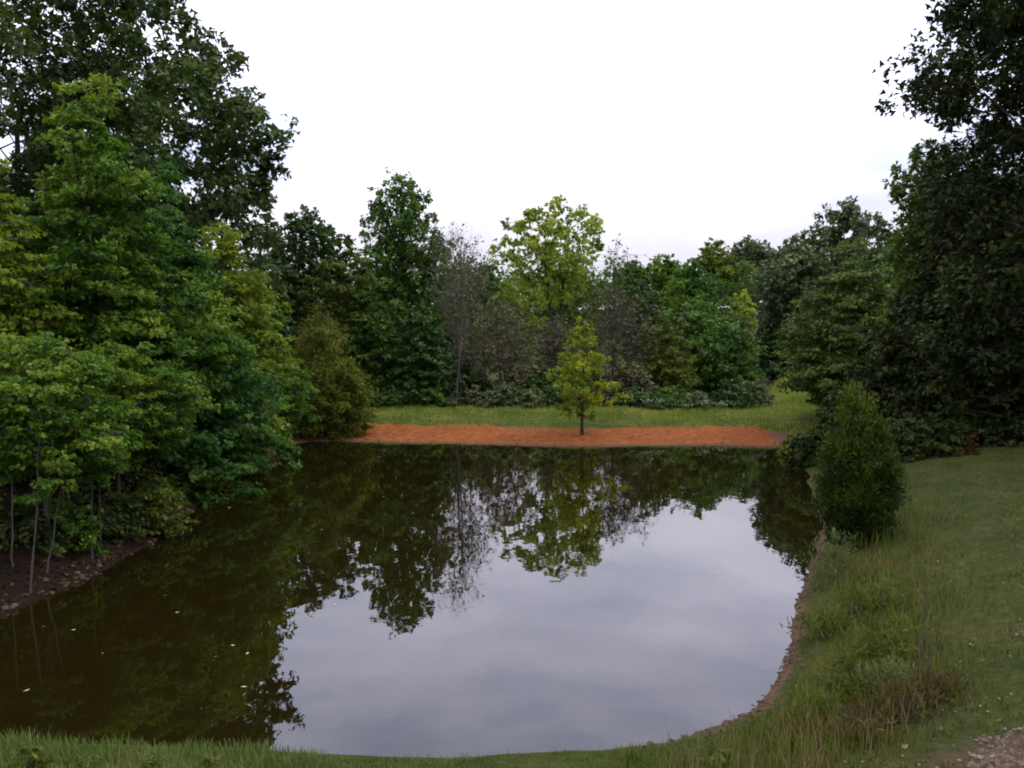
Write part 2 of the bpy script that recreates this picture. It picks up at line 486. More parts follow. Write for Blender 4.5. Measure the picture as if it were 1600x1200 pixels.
# ------------------------------------------------------------------ plants
PROFILE = {   # (fraction of total height, fraction of the crown radius)
 'round':   [(.22, .35), (.36, .85), (.52, 1.0), (.70, .95), (.86, .68), (.95, .38), (1.0, .08)],
 'broad':   [(.20, .45), (.34, .95), (.48, 1.0), (.64, .90), (.80, .66), (.92, .38), (1.0, .08)],
 'cone':    [(.14, .55), (.24, .95), (.36, 1.0), (.55, .78), (.72, .54), (.88, .28), (1.0, .04)],
 'spire':   [(.10, .70), (.25, 1.0), (.45, 1.0), (.62, .95), (.75, .84), (.87, .55), (.95, .28), (1.0, .06)],
 'lolly':   [(.18, .35), (.26, .80), (.40, 1.0), (.58, .92), (.74, .74), (.88, .52), (1.0, .12)],
 'high':    [(.46, .25), (.56, .62), (.66, .86), (.78, 1.0), (.88, .92), (.95, .66), (1.0, .15)],
 'low':     [(.03, .75), (.15, .98), (.40, 1.0), (.62, .86), (.80, .62), (.92, .36), (1.0, .06)],
 'ovoid':   [(.03, .45), (.12, .80), (.28, 1.0), (.50, .97), (.70, .74), (.86, .45), (1.0, .06)],
 'umbel':  [(.36, .45), (.46, .85), (.58, 1.0), (.76, .86), (.90, .55), (1.0, .1)],
 'vase':    [(.28, .25), (.42, .55), (.60, .85), (.78, 1.0), (.90, .85), (1.0, .2)],
}

def tree_parts(H, Rad, prof='round', nc=90, cr=0.9, flat=.6, nt_=9, nl=22, L=.13, W=.085, tr=.16, r_tip=.012, droop=.25,
               lean=(0, 0), seed=1, stems=1, twig=True, top=.82, shell=.45, up=.9, lobes=.28, bare=0, tuft=.34, aspect=1.0, spiky=0, tone_top=0.0, extra=None, gap=None, tri=False):
    """trunk with boughs (tubes) and leaves (quads) in an uneven crown"""
    g = np.random.default_rng(seed)
    hf, rf = np.array(PROFILE[prof]).T
    # clump centres, spread by best candidate, drawn out into lobes
    ph = g.uniform(0, 6.28, 6)
    def draw(n):
        h = g.uniform(hf[0], 1, n * 4)
        keep = g.uniform(0, 1, n * 4) < (np.interp(h, hf, rf) ** 1.2 + .06)
        h = h[keep][:n]
        n = len(h)
        th = g.uniform(0, 6.28, n)
        lob = 1 + lobes * (np.sin(2 * th + 5 * h + ph[0]) * .5 + np.sin(3 * th - 9 * h + ph[1]) * .5 + np.sin(5 * th + 17 * h + ph[2]) * .35)
        r_ = np.interp(h, hf, rf) * Rad * lob * g.uniform(0, 1, n) ** shell
        r_ = np.maximum(r_ - cr * .35, 0)
        return np.stack([r_ * np.cos(th) * aspect + lean[0] * h * H, r_ * np.sin(th) + lean[1] * h * H, h * H - cr * .25], -1)
    C = draw(1)
    while len(C) < nc:
        c = draw(7)
        d = np.min(np.linalg.norm(c[:, None] - C[None], axis=-1), 1)
        C = np.vstack([C, c[np.argmax(d)]])
    if gap: C = C[~((C[:, 0] < gap[0]) & (np.abs(C[:, 2] - gap[1]) < gap[2]))]      # an opening under a bough
    if extra is not None: C = np.vstack([C, extra])
    # skeleton
    T = Tubes()
    NP, NI, chains = [], [], []
    for s_ in range(stems):
        k = 10
        q = np.linspace(0, 1, k)
        off = g.normal(0, .10 * Rad if stems > 1 else 0, 2)
        wobx = np.cumsum(g.normal(0, .012, k)) * H * .5; woby = np.cumsum(g.normal(0, .012, k)) * H * .5
        spread = q ** 1.2 * (1 if stems > 1 else 0)
        a = s_ / stems * 6.28 + g.uniform(0, 1)
        Pt = np.stack([wobx - wobx[0] + lean[0] * q * H * top + off[0] + spread * .35 * Rad * math.cos(a), woby - woby[0] + lean[1] * q * H * top + off[1] + spread * .35 * Rad * math.sin(a), -.15 + q * (H * top + .15)], -1)
        chains.append([Pt, -1, 0, 1.0]); NP.append(Pt[2:]); NI += [(len(chains) - 1, m) for m in range(2, k)]
    nodes = np.vstack(NP)
    order = np.argsort(np.hypot(C[:, 0] - lean[0] * C[:, 2], C[:, 1] - lean[1] * C[:, 2]) + .15 * C[:, 2])
    for c in C[order]:
        d = nodes - c
        cost = np.linalg.norm(d, axis=1) + 1.6 * np.maximum(0, d[:, 2] + .25 * np.hypot(d[:, 0], d[:, 1])) + .12 * np.hypot(nodes[:, 0], nodes[:, 1])
        b = int(np.argmin(cost)); p = nodes[b]
        ln = np.linalg.norm(c - p)
        m = p + (c - p) * .5 + np.array([0, 0, .14 * ln]) + g.normal(0, .05, 3) * ln
        q = np.linspace(0, 1, 5)[:, None]
        Pt = (1 - q) ** 2 * p + 2 * q * (1 - q) * m + q ** 2 * c
        chains.append([Pt, NI[b][0], NI[b][1], 1.0])
        nodes = np.vstack([nodes, Pt[2:]]); NI += [(len(chains) - 1, m_) for m_ in (2, 3, 4)]
    for ch in reversed(chains):
        if ch[1] >= 0: chains[ch[1]][3] += ch[3]
    for ci, (Pt, par, pi, cnt) in enumerate(chains):
        if par < 0:
            q = np.linspace(0, 1, len(Pt))
            rr = tr * (1 - .86 * q) ** .9 + tr * .45 * np.exp(-q * 22)
            T.poly(Pt, rr, 8)
        else:
            r0 = min(r_tip * cnt ** .55, tr * .55)
            T.poly(Pt, np.linspace(r0, max(r_tip * .6, r0 * .35), len(Pt)), 4 if r0 > .03 else 3)
    # tufts around each clump centre
    n = len(C)
    u = unit(g.normal(0, 1, (n, nt_, 3)))
    rad = g.uniform(.25, 1, (n, nt_, 1)) ** .6
    csz = g.uniform(.65, 1.25, (n, 1, 1))
    off = u * rad * cr * csz
    off[..., 2] *= flat
    hd = np.linalg.norm(off[..., :2], axis=-1)
    off[..., 2] -= droop * hd ** 2 / max(cr, .01)
    TC = C[:, None] + off
    clump_tone = g.normal(0, .17, (n, 1)) + tone_top * (C[:, 2:3] / H - .5)
    tuft_tone = clump_tone + g.normal(0, .07, (n, nt_))
    if twig:
        P0 = np.repeat(C, nt_, 0); P1 = TC.reshape(-1, 3)
        T.twigs(P0, P1, r_tip * .55, r_tip * .25)
    if bare:
        P0 = np.repeat(TC.reshape(-1, 3), bare, 0); src = np.repeat(np.repeat(C, nt_, 0), bare, 0)
        dr = unit(P0 - src + 1e-4) * .6 + g.normal(0, .5, P0.shape) + np.array([0, 0, .55])
        P1 = P0 + unit(dr) * g.uniform(.3, 1.0, (len(P0), 1)) * cr * .75
        T.twigs(P0, P1, r_tip * .4, r_tip * .12)
        k2 = g.uniform(0, 1, len(P1)) < .6
        P2 = P1[k2] + unit(dr[k2] * .5 + g.normal(0, .5, (k2.sum(), 3))) * g.uniform(.2, .6, (k2.sum(), 1)) * cr * .6
        T.twigs(P1[k2], P2, r_tip * .3, r_tip * .1)
    # leaves
    out = None
    if nl > 0:
        lo = unit(g.normal(0, 1, (n, nt_, nl, 3))) * g.uniform(0, 1, (n, nt_, nl, 1)) ** .45 * cr * tuft * csz[..., None]
        lo[..., 2] *= max(flat, .35)
        LC = (TC[:, :, None] + lo).reshape(-1, 3)
        outw = unit((off[:, :, None] + lo * .8)).reshape(-1, 3)
        m = len(LC)
        if spiky:
            A = outw * .55 + g.normal(0, .35, (m, 3)) + np.array([0, 0, .65])
            Nn = g.normal(0, 1, (m, 3))
        else:
            A = outw * .7 + g.normal(0, .6, (m, 3)) + np.array([0, 0, -.25])
            Nn = np.array([0, 0, up]) + outw * .35 + g.normal(0, .45, (m, 3))
        tone = np.repeat(tuft_tone.ravel(), nl) + g.normal(.5, .14, m)
        s_ = g.uniform(.5, 1.5, m)
        out = (*(leaf_tris if tri else leaf_quads)(LC, A, Nn, L * s_, W * s_), tone)
    return T, out

LEAVES = [0]
def plant(name, label, cat, loc, leafm, barkm, rot=0, group=None, **kw):
    T, out = tree_parts(**kw)
    e_ = link(name, None, None, loc)
    e_.rotation_euler = (0, 0, rot)
    tag(e_, label, cat, group)
    link('trunk', T.mesh('trunk', BM[barkm]), e_)
    if out is not None:
        V, Q, tone = out
        LEAVES[0] += len(Q)
        tag(link('crown', quad_mesh('crown', V, Q, LM[leafm], tone), e_), kind='stuff')
    return e_

def seen(pxc, top_py, dist, base_sd=None):
    """foot point and height of a plant whose top shows at (pxc, top_py) from `dist` metres"""
    x = (pxc - 800) / F * dist
    z = gz(x, dist)
    return (x, dist, z), CAM_H + (YH - top_py) / F * dist - z

def tree(name, label, cat, pxc, top_py, dist, hw, leafm, barkm='dark', group=None, boughs=None, **kw):
    loc, H = seen(pxc, top_py, dist)
    if boughs:      # leafy boughs that reach out beyond the crown
        kw['extra'] = np.array([((a - 800) / F * d_ - loc[0], d_ - loc[1], CAM_H + (YH - b) / F * d_ - loc[2]) for a, b, d_ in boughs])
    kw.setdefault('tri', dist > 18)
    if dist > 40 and not kw.get('bare') and not kw.get('boughs'): kw.setdefault('twig', leafm == 'yellow')
    kw.setdefault('seed', int(pxc * 7 + dist * 13) % 9973)
    return plant(name, label, cat, loc, leafm, barkm, group=group, H=H, Rad=hw / F * dist, **kw)

BG = 'trees in the wood beyond the dam'
LB = 'trees on the left bank'
RB = 'trees on the right side of the pond'

# --- left bank
tree('oak_tree', 'tall spreading grey green oak with drooping right boughs against the sky behind the left maples', 'tree', 238, -75, 41, 215, 'oak', group=LB,
     prof='broad', nc=200, cr=1.3, flat=.8, nt_=15, nl=18, L=.25, W=.17, tr=.42, r_tip=.022, lobes=.25, droop=.08, tuft=.36, seed=11, top=.6,
     boughs=[(300, 120, 40), (345, 150, 39.5), (372, 190, 40), (398, 170, 39), (420, 190, 40), (440, 225, 39), (428, 262, 39), (392, 232, 38.5), (360, 250, 39), (405, 300, 39), (372, 318, 39), (330, 290, 39), (340, 215, 40), (310, 340, 40)])
tree('oak_tree', 'tall oak with sky showing through its crown in the top left corner', 'tree', 28, -190, 37, 175, 'oak', group=LB,
     prof='round', nc=150, cr=1.15, flat=.8, nt_=13, nl=17, L=.23, W=.15, tr=.38, r_tip=.02, lobes=.30, droop=.08, tuft=.38, seed=12, top=.6)
tree('maple_tree', 'tall bright green maple with pointed top leaning over the pond at the left', 'tree', 148, 118, 19, 165, 'maple', group=LB,
     prof='cone', nc=220, cr=.62, flat=.42, nt_=12, nl=28, L=.105, W=.074, tr=.13, droop=.42, lobes=.32, seed=21, tuft=.42, tone_top=.25)
tree('maple_tree', 'yellow tipped light green maple at the right end of the left maples', 'tree', 352, 335, 25, 112, 'maple_y', group=LB,
     prof='cone', nc=160, cr=.66, flat=.45, nt_=11, nl=25, L=.12, W=.085, tr=.12, droop=.42, lobes=.32, seed=22, tuft=.42, tone_top=.4)
tree('maple_tree', 'light green maple cut by the left edge of the photo', 'tree', -12, 235, 17, 150, 'maple_y', 'grey', group=LB,
     prof='cone', nc=140, cr=.58, flat=.36, nt_=10, nl=22, L=.115, W=.08, tr=.10, droop=.42, lobes=.32, seed=23, tuft=.42, tone_top=.2)
tree('maple_tree', 'deep blue green maple between the pointed maple and the yellow tipped maple', 'tree', 262, 262, 22, 120, 'maple_b', group=LB,
     prof='cone', nc=150, cr=.62, flat=.38, nt_=10, nl=22, L=.125, W=.09, tr=.12, droop=.42, lobes=.3, seed=24, tuft=.42)
tree('maple_tree', 'low young maple with bare pale stems standing at the left water edge', 'tree', 58, 500, 13.8, 150, 'maple', 'pale', group=LB,
     prof='umbel', nc=100, cr=.46, flat=.40, nt_=11, nl=30, L=.08, W=.056, tr=.018, droop=.45, lobes=.3, seed=25, stems=5, tuft=.42)
tree('maple_tree', 'young maple with two thin stems right of the pale stemmed maple', 'tree', 185, 520, 16.5, 112, 'maple', 'pale', group=LB,
     prof='umbel', nc=95, cr=.46, flat=.40, nt_=11, nl=28, L=.085, W=.06, tr=.020, droop=.45, lobes=.3, seed=26, stems=3, tuft=.42)
tree('maple_tree', 'drooping maple hanging over the water at the foot of the left maples', 'tree', 322, 500, 21.5, 110, 'maple_b', group=LB,
     prof='low', nc=120, cr=.58, flat=.40, nt_=10, nl=24, L=.105, W=.075, tr=.07, droop=.5, lobes=.3, seed=27, tuft=.42)
tree('maple_tree', 'small green maple at the far end of the left bank', 'tree', 408, 470, 28.5, 68, 'maple', group=LB,
     prof='cone', nc=80, cr=.62, flat=.4, nt_=9, nl=20, L=.135, W=.095, tr=.08, droop=.45, lobes=.3, seed=28, tuft=.42)
tree('bush', 'yellowish leafy bush on the brown left bank', 'bush', 238, 745, 16.6, 52, 'olive', group=LB,
     prof='low', nc=26, cr=.34, flat=.45, nt_=9, nl=18, L=.09, W=.06, tr=.02, r_tip=.006, droop=.4, stems=3, seed=29)
tree('bush', 'light green low bush at the feet of the slim saplings', 'bush', 92, 768, 14.0, 46, 'maple', group=LB,
     prof='low', nc=22, cr=.28, flat=.45, nt_=9, nl=16, L=.075, W=.05, tr=.02, r_tip=.006, droop=.5, stems=3, seed=31)
tree('bush', 'dark bush under the maples at the left photo edge', 'bush', 15, 770, 14.5, 60, 'maple', group=LB,
     prof='low', nc=24, cr=.32, flat=.45, nt_=9, nl=18, L=.08, W=.055, tr=.02, r_tip=.006, droop=.4, stems=3, seed=30)
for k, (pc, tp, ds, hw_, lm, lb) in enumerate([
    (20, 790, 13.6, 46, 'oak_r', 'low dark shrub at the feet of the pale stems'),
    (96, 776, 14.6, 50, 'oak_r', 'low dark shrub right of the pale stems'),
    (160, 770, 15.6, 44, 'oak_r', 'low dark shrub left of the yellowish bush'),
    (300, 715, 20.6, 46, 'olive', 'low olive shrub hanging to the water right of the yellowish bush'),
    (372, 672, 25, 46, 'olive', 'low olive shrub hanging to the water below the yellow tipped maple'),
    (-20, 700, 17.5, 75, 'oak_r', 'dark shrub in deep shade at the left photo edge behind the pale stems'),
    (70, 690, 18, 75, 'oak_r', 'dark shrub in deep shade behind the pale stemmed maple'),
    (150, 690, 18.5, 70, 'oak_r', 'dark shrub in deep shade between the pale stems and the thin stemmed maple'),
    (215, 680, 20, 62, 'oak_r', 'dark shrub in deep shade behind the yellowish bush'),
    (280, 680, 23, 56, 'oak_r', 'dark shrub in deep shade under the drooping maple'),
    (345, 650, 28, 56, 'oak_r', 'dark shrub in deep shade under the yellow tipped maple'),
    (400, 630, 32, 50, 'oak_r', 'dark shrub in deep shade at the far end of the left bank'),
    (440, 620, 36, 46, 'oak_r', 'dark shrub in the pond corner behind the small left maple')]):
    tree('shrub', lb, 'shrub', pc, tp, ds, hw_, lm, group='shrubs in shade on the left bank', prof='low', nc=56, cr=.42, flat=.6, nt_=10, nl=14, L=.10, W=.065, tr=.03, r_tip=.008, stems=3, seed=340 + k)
# slim pale saplings on the bank
for k, (pc, py, tp, lb) in enumerate([
    (14, 868, 560, 'slim pale sapling trunk nearest the left photo edge'), (38, 880, 540, 'slim pale sapling trunk second from the left photo edge'),
    (64, 862, 560, 'slim leaning pale sapling trunk third from the left photo edge'), (138, 838, 560, 'slim pale sapling trunk standing alone left of the yellowish bush'),
    (152, 830, 600, 'thinner pale sapling trunk right beside the lone one left of the yellowish bush')]):
    x_, y_ = px(pc, py, .62)
    plant('sapling', lb, 'sapling', (x_, y_, gz(x_, y_)), 'maple', 'pale', group='slim saplings on the left bank', H=(py - tp) / F * y_, Rad=.7, prof='high', nc=14, cr=.3, flat=.4, nt_=8, nl=16, L=.08, W=.055, tr=.017 if k != 4 else .012, r_tip=.006, droop=.4, seed=380 + k, top=.9, lean=((-.05, .06, .16, .03, -.04)[k], .05))
# dark wood behind the left bank
for k, (pc, tp, ds, hw_, lb) in enumerate([
    (-60, 300, 24, 150, 'dark tree deep in the wood behind the left edge maple'),
    (120, 350, 27, 130, 'dark tree deep in the wood behind the pointed maple'),
    (250, 400, 31, 110, 'dark tree deep in the wood behind the blue green maple'),
    (360, 420, 36, 90, 'dark tree deep in the wood behind the yellow tipped maple')]):
    tree('forest_tree', lb, 'tree', pc, tp, ds, hw_, 'dark', group='shaded trees behind the left bank', prof='low', nc=70, cr=1.0, flat=.55, nt_=9, nl=14, L=.26, W=.18, tr=.16, droop=.3, seed=40 + k)

# --- trees at the left end of the dam and behind it
tree('oak_tree', 'rounded dark blue green oak behind the left end of the dam', 'tree', 482, 328, 52, 82, 'dark', group=BG,
     prof='round', nc=110, cr=.95, flat=.85, droop=.05, nt_=10, nl=15, L=.26, W=.18, tr=.28, seed=51)
tree('forest_tree', 'olive green tree between the dark rounded oak and the tall pyramid tree', 'tree', 540, 358, 47, 52, 'olive', group=BG,
     prof='spire', nc=80, cr=.8, flat=.5, nt_=9, nl=15, L=.22, W=.15, tr=.18, seed=52)
tree('willow_tree', 'soft olive willow with rounded lobes at the left end of the dam', 'tree', 500, 468, 35.2, 62, 'willow', group=BG,
     prof='low', nc=100, cr=.62, flat=.7, nt_=10, nl=26, L=.13, W=.045, tr=.10, droop=.5, seed=53, tuft=.5, lobes=.2)
tree('willow_tree', 'low olive willow leaning right over the clay bank', 'tree', 540, 552, 35.5, 42, 'willow', group=BG,
     prof='ovoid', nc=55, cr=.5, flat=.7, nt_=10, nl=26, L=.12, W=.045, tr=.07, droop=.5, seed=54, tuft=.5)
tree('tulip_tree', 'tall pyramid shaped green tree with thin airy top', 'tree', 628, 254, 57, 72, 'green', group=BG,
     prof='spire', nc=240, cr=.95, flat=.85, droop=.08, nt_=10, nl=13, L=.24, W=.16, tr=.24, r_tip=.014, seed=56, lobes=.22, tone_top=.3, top=.92)
tree('forest_tree', 'mid green tree in front of the pyramid tree foot', 'tree', 592, 425, 46, 50, 'green', group=BG,
     prof='low', nc=80, cr=.8, flat=.5, nt_=9, nl=15, L=.22, W=.15, tr=.14, seed=56)
tree('forest_tree', 'dark leafy tree in front of the pyramid tree right side', 'tree', 662, 470, 45, 46, 'dark', group=BG,
     prof='low', nc=70, cr=.75, flat=.5, nt_=9, nl=15, L=.22, W=.15, tr=.14, seed=57)
tree('bare_tree', 'grey leafless tree with pale forked trunks right of the pyramid tree', 'tree', 712, 352, 46, 48, 'brush', 'grey', group=BG,
     prof='vase', nc=90, cr=.85, flat=.9, nt_=7, nl=2, L=.16, W=.10, tr=.075, r_tip=.011, stems=3, bare=3, seed=58, top=.9, droop=-.2)
tree('bare_tree', 'second leafless greyish tree behind the pale forked trunks', 'tree', 742, 378, 52, 42, 'brush', 'twig', group=BG,
     prof='round', nc=80, cr=.9, flat=.9, nt_=7, nl=3, L=.16, W=.10, tr=.10, r_tip=.016, bare=3, seed=59, top=.9, droop=-.1)
tree('forest_tree', 'brownish brushy tree between the leafless tree and the yellow tree', 'tree', 790, 470, 48, 60, 'brush', 'twig', group=BG,
     prof='round', nc=80, cr=.9, flat=.8, nt_=8, nl=4, L=.18, W=.11, tr=.09, r_tip=.012, bare=3, stems=3, droop=0, seed=60, top=.9)
tree('forest_tree', 'yellow green bushy tree under the left side of the yellow tree crown', 'tree', 806, 418, 105, 52, 'lime', group=BG,
     prof='low', nc=80, cr=1.1, flat=.55, nt_=9, nl=13, L=.30, W=.2, tr=.16, seed=61)
tree('bare_tree', 'thin brown twiggy tree in front of the yellow tree trunks', 'tree', 868, 492, 56, 44, 'brush', 'twig', group=BG,
     prof='round', nc=70, cr=.9, flat=.8, nt_=8, nl=5, L=.18, W=.12, tr=.09, r_tip=.013, bare=3, stems=2, droop=0, seed=75, top=.9)
tree('tulip_tree', 'tall yellow leaved tree with airy round crown in the middle', 'tree', 864, 314, 80, 78, 'yellow', 'dark', group=BG,
     prof='high', nc=95, cr=1.05, flat=.75, nt_=9, nl=10, L=.34, W=.26, tr=.26, r_tip=.028, stems=2, seed=62, lobes=.3, top=.86, shell=.55)
tree('forest_tree', 'grey green tree right of the yellow tree trunks', 'tree', 908, 402, 115, 45, 'olive', group=BG,
     prof='low', nc=80, cr=1.1, flat=.55, nt_=9, nl=13, L=.30, W=.2, tr=.16, seed=63)
tree('bare_tree', 'sparse leafless treetop poking above the wood right of the yellow tree', 'tree', 962, 372, 84, 36, 'oak', 'twig', group=BG,
     prof='vase', nc=40, cr=1.0, flat=.9, nt_=5, nl=2, L=.26, W=.18, tr=.16, r_tip=.03, bare=2, seed=64, top=.9)
tree('forest_tree', 'dark shaded tree behind the small golden tree', 'tree', 852, 568, 46, 40, 'dark', group=BG,
     prof='low', nc=70, cr=.8, flat=.5, nt_=9, nl=14, L=.22, W=.15, tr=.14, seed=65)
tree('bare_tree', 'grey purple twiggy tree right of the small golden tree', 'tree', 962, 440, 48, 56, 'brush', 'twig', group=BG,
     prof='round', nc=95, cr=.95, flat=.85, nt_=8, nl=3, L=.17, W=.11, tr=.13, r_tip=.015, bare=3, seed=66, top=.9, droop=0)
tree('oak_tree', 'small dark round treetop above the twiggy grey tree', 'tree', 1003, 432, 66, 34, 'dark', group=BG,
     prof='round', nc=60, cr=.95, flat=.6, nt_=9, nl=13, L=.28, W=.19, tr=.2, seed=67)
tree('forest_tree', 'wide dark green rounded tree above the right half of the dam', 'tree', 1100, 462, 56, 88, 'green', group=BG,
     prof='low', nc=170, cr=1.0, flat=.7, nt_=11, nl=18, L=.21, W=.14, tr=.18, seed=68, lobes=.15)
tree('forest_tree', 'olive brown tree left of the wide dark rounded tree', 'tree', 1035, 480, 50, 56, 'olive', 'twig', group=BG,
     prof='low', nc=90, cr=.9, flat=.6, nt_=9, nl=14, L=.21, W=.14, tr=.14, seed=69)
tree('poplar_tree', 'small bright yellow green treetop above the wide dark rounded tree', 'tree', 1158, 456, 100, 24, 'yellow', group=BG,
     prof='spire', nc=50, cr=1.1, flat=.7, nt_=9, nl=14, L=.36, W=.26, tr=.18, seed=70)
tree('oak_tree', 'dark purplish oak on the slope behind the bright yellow green treetop', 'tree', 1172, 376, 165, 50, 'grey', group=BG,
     prof='round', nc=110, cr=2.3, flat=.85, droop=.05, nt_=10, nl=14, L=.7, W=.5, tr=.5, r_tip=.03, seed=71)
tree('oak_tree', 'grey green oak highest on the right skyline left of the dark right oak', 'tree', 1318, 316, 66, 92, 'grey', group=BG,
     prof='round', nc=150, cr=1.3, flat=.85, droop=.05, nt_=10, nl=14, L=.34, W=.24, tr=.34, seed=72)
tree('oak_tree', 'grey oak on the right slope lower left of the skyline oak', 'tree', 1240, 372, 62, 62, 'grey', group=BG,
     prof='round', nc=110, cr=1.1, flat=.85, droop=.05, nt_=10, nl=14, L=.30, W=.21, tr=.26, seed=73)
tree('forest_tree', 'dark tree filling the gap above the grass path', 'tree', 1222, 480, 62, 46, 'dark', group=BG,
     prof='low', nc=80, cr=.9, flat=.55, nt_=9, nl=15, L=.24, W=.16, tr=.16, seed=74)
for k, (pc, tp, ds, hw_, lm, lb) in enumerate([
    (430, 352, 56, 62, 'dark', 'dark tree behind the left shoulder of the rounded dark oak'),
    (570, 420, 62, 50, 'dark', 'dark tree just left behind the pyramid tree'),
    (690, 440, 66, 40, 'dark', 'dark tree behind the leafless tree right of the pyramid tree'),
    (765, 436, 150, 36, 'grey', 'grey green tree behind the brownish brushy tree'),
    (846, 440, 140, 40, 'olive', 'olive tree directly behind the yellow tree trunks'),
    (950, 425, 140, 44, 'green', 'green tree behind the twiggy grey tree'),
    (1058, 420, 125, 44, 'maple', 'bright green tree above the olive brown tree'),
    (1120, 425, 120, 40, 'green', 'green tree above the wide dark rounded tree'),
    (830, 572, 47, 36, 'brush', 'brown brush tree left of the small golden tree'),
    (910, 566, 48, 40, 'dark', 'dark tree behind the small golden tree right side'),
    (720, 560, 48, 42, 'dark', 'dark bushy tree behind the pale forked trunks'),
    (985, 568, 46, 40, 'brush', 'brown bushy tree below the twiggy grey tree'),
    (1142, 468, 78, 36, 'olive', 'olive tree just behind the top of the wide dark rounded tree'),
    (1275, 470, 60, 50, 'dark', 'dark tree left behind the broad layered tree')]):
    tree('forest_tree', lb, 'tree', pc, tp, ds, hw_, lm, group=BG, prof='low', nc=80, cr=.95, flat=.7, nt_=9, nl=14, L=.27, W=.18, tr=.15, droop=.15, seed=300 + k)
# skyline trees on the hill
for k, (pc, tp, ds, hw_, lm, lb) in enumerate([
    (1115, 372, 150, 34, 'lime', 'pale round treetop alone on the hill skyline'),
    (1040, 396, 140, 40, 'maple', 'bright green treetop on the hill left of the pale round treetop'),
    (990, 408, 150, 30, 'green', 'dark green treetop at the left end of the hill skyline'),
    (1078, 404, 130, 34, 'maple_b', 'green treetop on the hill just below the pale round treetop'),
    (760, 412, 120, 26, 'green', 'low distant treetop left of the yellow tree')]):
    tree('hill_tree', lb, 'tree', pc, tp, ds, hw_, lm, group='trees on the hill skyline', prof='round', nc=60, cr=1.7, flat=.6, nt_=9, nl=12, L=.55, W=.4, tr=.3, r_tip=.03, seed=90 + k)

# shrubs along the back of the dam
SHR = [(560, 612, 44, 34, 'green', 'leafy green shrub at the back of the dam left end'),
       (612, 600, 44, 34, 'dark', 'dark shrub at the back of the dam below the pyramid tree'),
       (672, 598, 44, 34, 'green', 'green shrub left of the pale forked trunks'),
       (738, 602, 44, 34, 'brush', 'brown grey shrub right of the pale forked trunks'),
       (782, 596, 43, 34, 'grey', 'grey green shrub at the back of the dam left of the golden tree'),
       (826, 604, 43, 24, 'weed_p', 'pale feathery shrub just left of the golden tree'),
       (880, 598, 43, 34, 'dark', 'dark shrub directly behind the golden tree trunk'),
       (944, 600, 44, 34, 'brush', 'brown shrub just right of the golden tree'),
       (996, 600, 43, 34, 'dark', 'dark shrub behind the white flowering weeds left part'),
       (1050, 604, 42.5, 36, 'green', 'green shrub behind the white flowering weeds'),
       (1092, 608, 43, 22, 'grey', 'small grey leaved shrub in front of the wide dark tree'),
       (1140, 600, 43, 36, 'dark', 'dark shrub at the foot of the wide dark tree right part'),
       (1180, 590, 45, 26, 'grey', 'grey green shrub at the right end of the dam')]
for k, (pc, tp, ds, hw_, lm, lb) in enumerate(SHR):
    tree('shrub', lb, 'shrub', pc, tp, ds, hw_, lm, group='shrubs along the back of the dam', prof='low', nc=34, cr=.55, flat=.55, nt_=9, nl=16, L=.15, W=.10, tr=.04, r_tip=.01, stems=2, seed=110 + k)

# --- right side
tree('maple_tree', 'broad mid green tree with layered boughs behind the cedar bush', 'tree', 1330, 372, 36, 112, 'sage', group=RB,
     prof='cone', nc=220, cr=.85, flat=.34, nt_=11, nl=20, L=.15, W=.10, tr=.17, droop=.35, seed=131, tuft=.42, lobes=.2)
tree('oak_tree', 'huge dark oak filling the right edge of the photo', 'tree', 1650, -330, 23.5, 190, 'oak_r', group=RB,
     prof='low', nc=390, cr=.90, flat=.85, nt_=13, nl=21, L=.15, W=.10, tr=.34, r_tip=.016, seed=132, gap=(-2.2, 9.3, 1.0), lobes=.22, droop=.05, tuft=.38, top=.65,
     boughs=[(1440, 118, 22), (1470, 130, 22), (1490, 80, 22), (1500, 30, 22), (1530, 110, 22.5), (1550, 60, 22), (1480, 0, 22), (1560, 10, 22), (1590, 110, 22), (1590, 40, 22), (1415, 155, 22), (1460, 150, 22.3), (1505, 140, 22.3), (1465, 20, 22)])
tree('oak_tree', 'oak with a lighter clump of leaves sticking out left of the huge dark oak', 'tree', 1488, 226, 29, 80, 'sage', group=RB,
     prof='round', nc=110, cr=.85, flat=.85, nt_=12, nl=18, L=.18, W=.12, tr=.2, r_tip=.014, seed=133, lobes=.3, droop=.08,
     boughs=[(1402, 290, 28.5), (1420, 268, 28.5), (1445, 250, 28.5), (1432, 300, 28.5), (1460, 285, 28.5)])
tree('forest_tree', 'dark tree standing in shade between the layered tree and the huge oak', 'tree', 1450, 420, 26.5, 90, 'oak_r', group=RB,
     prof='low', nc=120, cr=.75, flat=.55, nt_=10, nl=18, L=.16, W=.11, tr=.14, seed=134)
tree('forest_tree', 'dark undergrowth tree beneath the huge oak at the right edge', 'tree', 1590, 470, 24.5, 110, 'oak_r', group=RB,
     prof='low', nc=110, cr=.75, flat=.55, nt_=10, nl=16, L=.16, W=.11, tr=.12, seed=135)
